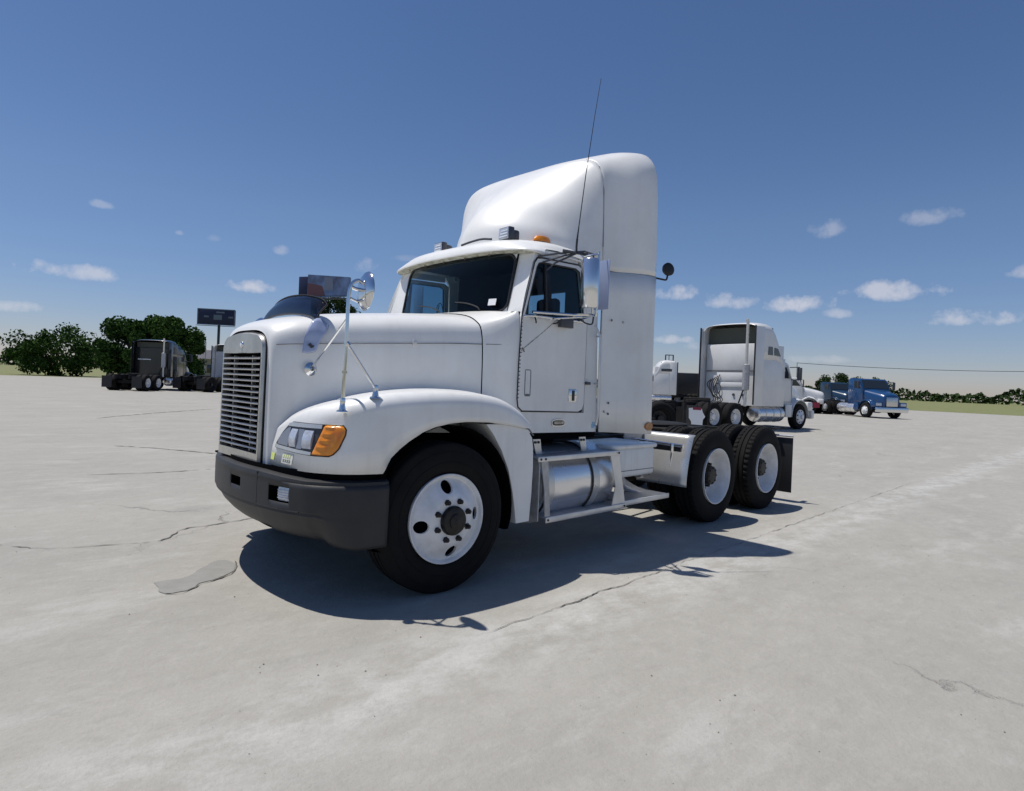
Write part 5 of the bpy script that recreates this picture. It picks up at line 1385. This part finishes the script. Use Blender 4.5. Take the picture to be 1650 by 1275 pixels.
# ---- billboards ------------------------------------------------------------
M['bb_dark'] = mat('billboard_dark_blue', (.012, .018, .065), .5)
M['bb_mid'] = mat('billboard_grey_text', (.16, .19, .26), .6)
M['bb_steel'] = mat('billboard_steel', (.035, .045, .07), .5, var=.3)
M['bb_pict'] = mat('billboard_picture', (.16, .24, .42), .4, var=1.0, vscale=.7, color2=(.07, .08, .14))
M['bb_red'] = mat('billboard_red', (.12, .05, .06), .5)
b1 = empty('billboard', px(350, 150), heading(1, .15)); tag(b1, 'dark blue billboard on a single post at left, beyond the parked trucks', 'billboard')
z0 = 12.5
MB().tube([(-.05, 0, 0), (0, 0, z0)], .32, 12).build('post', 'bb_steel', b1)
MB().box(-4.9, 3.7, -.35, .35, z0, z0 + 3.7, .08).build('sign_face', 'bb_dark', b1)
m = MB(); m.box(-4.9, 3.7, -.42, -.35, z0 - .08, z0 + .12); m.box(-4.9, 3.7, -.42, -.35, z0 + 3.6, z0 + 3.8); m.box(-4.95, -4.7, -.42, -.35, z0, z0 + 3.7); m.box(3.5, 3.75, -.42, -.35, z0, z0 + 3.7); m.build('sign_frame', 'bb_mid', b1)
m = MB(); m.box(-5.0, 3.9, -1.1, -.3, z0 - .35, z0 - .25); m.build('catwalk', 'bb_steel', b1)
m = MB(); m.box(-1.2, .7, -.44, -.40, z0 + 1.2, z0 + 2.4); m.box(-.6, 1.3, -.44, -.40, z0 + 2.8, z0 + 3.2); m.build('sign_print', 'bb_mid', b1)
for (x0, x1) in ((-3.4, -2.3), (2.2, 3.3)): MB().box(x0, x1, -.44, -.40, z0 + 1.7, z0 + 2.1).build('sign_print', 'bb_mid', b1)
b2 = empty('billboard', px(497, 80), heading(1, -.35)); tag(b2, 'slanted billboard with a reddish and blue picture above the hood of the foreground truck', 'billboard')
z0 = 11.3
MB().tube([(0, .6, 0), (0, .6, z0)], .4, 12).build('post', 'bb_steel', b2)
def bbx(x): return x
m = MB(); m.prism([(-.5, z0 + 0.0), (-.5, z0 + 3.0), (5.6, z0 + 2.55), (5.6, z0 + .15)], -.2, .25); m.build('sign_face', 'bb_pict', b2)
MB().prism([(-.45, z0 + .15), (-.45, z0 + 1.9), (1.7, z0 + 1.5), (2.2, z0 + .2)], -.22, -.201).build('sign_print', 'bb_red', b2)
MB().prism([(1.9, z0 + .9), (2.2, z0 + 2.6), (3.2, z0 + 2.5), (3.4, z0 + .9)], -.22, -.201).build('sign_print', 'bb_mid', b2)
MB().box(-2.1, -.6, .1, .5, z0 + .3, z0 + 2.8, .05).build('back_face', 'bb_dark', b2)
m = MB(); m.box(-2.3, 5.8, -.9, -.25, z0 - .25, z0 - .15); m.box(-2.3, 5.6, -.9, -.85, z0 + .1, z0 + .14)
for x in (-2, -.8, .6, 2, 3.4, 4.8): m.box(x, x + .06, -.9, -.84, z0 - .2, z0 + .14)
m.build('catwalk', 'bb_steel', b2)

# ---- building, light poles, sign frame, power line ---------------------------
M['wall'] = mat('beige_wall', (.36, .33, .27), .8, var=.2, vscale=.5)
M['roofg'] = mat('dark_shingle_roof', (.10, .10, .12), .8, var=.3, vscale=2)
bd = empty('building', px(330, 118), heading(1, .1)); tag(bd, 'low beige building with dark roof behind the parked trucks at left', 'building')
MB().box(-4, 7, -3, 3, 0, 3.6).build('wall', 'wall', bd)
m = MB(); m.prism([(-3.5, 3.55), (0, 5.3), (3.5, 3.55)], -4.4, 7.4, 'YZ'); m.build('roof', 'roofg', bd)
for x in (-3.2, -1.2, 1.4, 3.8): 
    w_ = MB().box(x, x + 1.1, -3.05, -2.98, 1.0, 2.5, .01).build('window', 'farglass', bd)
MB().box(-.3, .7, -3.05, -2.98, .05, 2.3, .01).build('door', 'roofg', bd)
def pole(label, loc, h, arm=1.2, rz=0):
    p_ = empty('light_pole', loc, rz); tag(p_, label, 'light pole')
    MB().tube([(0, 0, 0), (0, 0, h)], .1, 8, rs=[.12, .07]).build('post', 'alu_dull', p_)
    if arm:
        MB().tube([(0, 0, h - .1), (-arm, 0, h + .05)], .04, 6).build('arm', 'alu_dull', p_)
        MB().box(-arm - .5, -arm, -.15, .15, h, h + .12, .03).build('lamp_head', 'darkplastic', p_)
pole('thin light pole between the left tree and the billboard', px(330, 100), 6.1, .9)
pole('pale utility pole at far right behind the white truck', px(1283, 120), 7.5, 0)
sg = empty('sign_frame', px(1077, 90), heading(1, 0)); tag(sg, 'small open square sign frame on posts above the distant white truck', 'sign')
m = MB()
for x in (-.55, .55): m.box(x - .07, x + .07, -.07, .07, 0, 6.3)
for z in (6.25, 4.9): m.box(-.6, .6, -.06, .06, z, z + .12)
m.box(-.1, -.02, -.05, .05, 4.9, 6.3); m.box(-.02, .4, -.05, .05, 5.5, 5.58); m.build('frame', 'bb_steel', sg)
a_, b_ = px(1283, 120, 7.4), px(1900, 105, 8.1)
m = MB(); m.tube([a_.lerp(b_, k / 16) - V(0, 0, .9 * 4 * (k / 16) * (1 - k / 16)) for k in range(17)], .045, 5)
tag(m.build('power_line', 'seal'), 'thin black power line crossing the sky at far right', 'cable')
pole('tall utility pole beyond the right end of the lot', px(1900, 105), 8.3, 0)
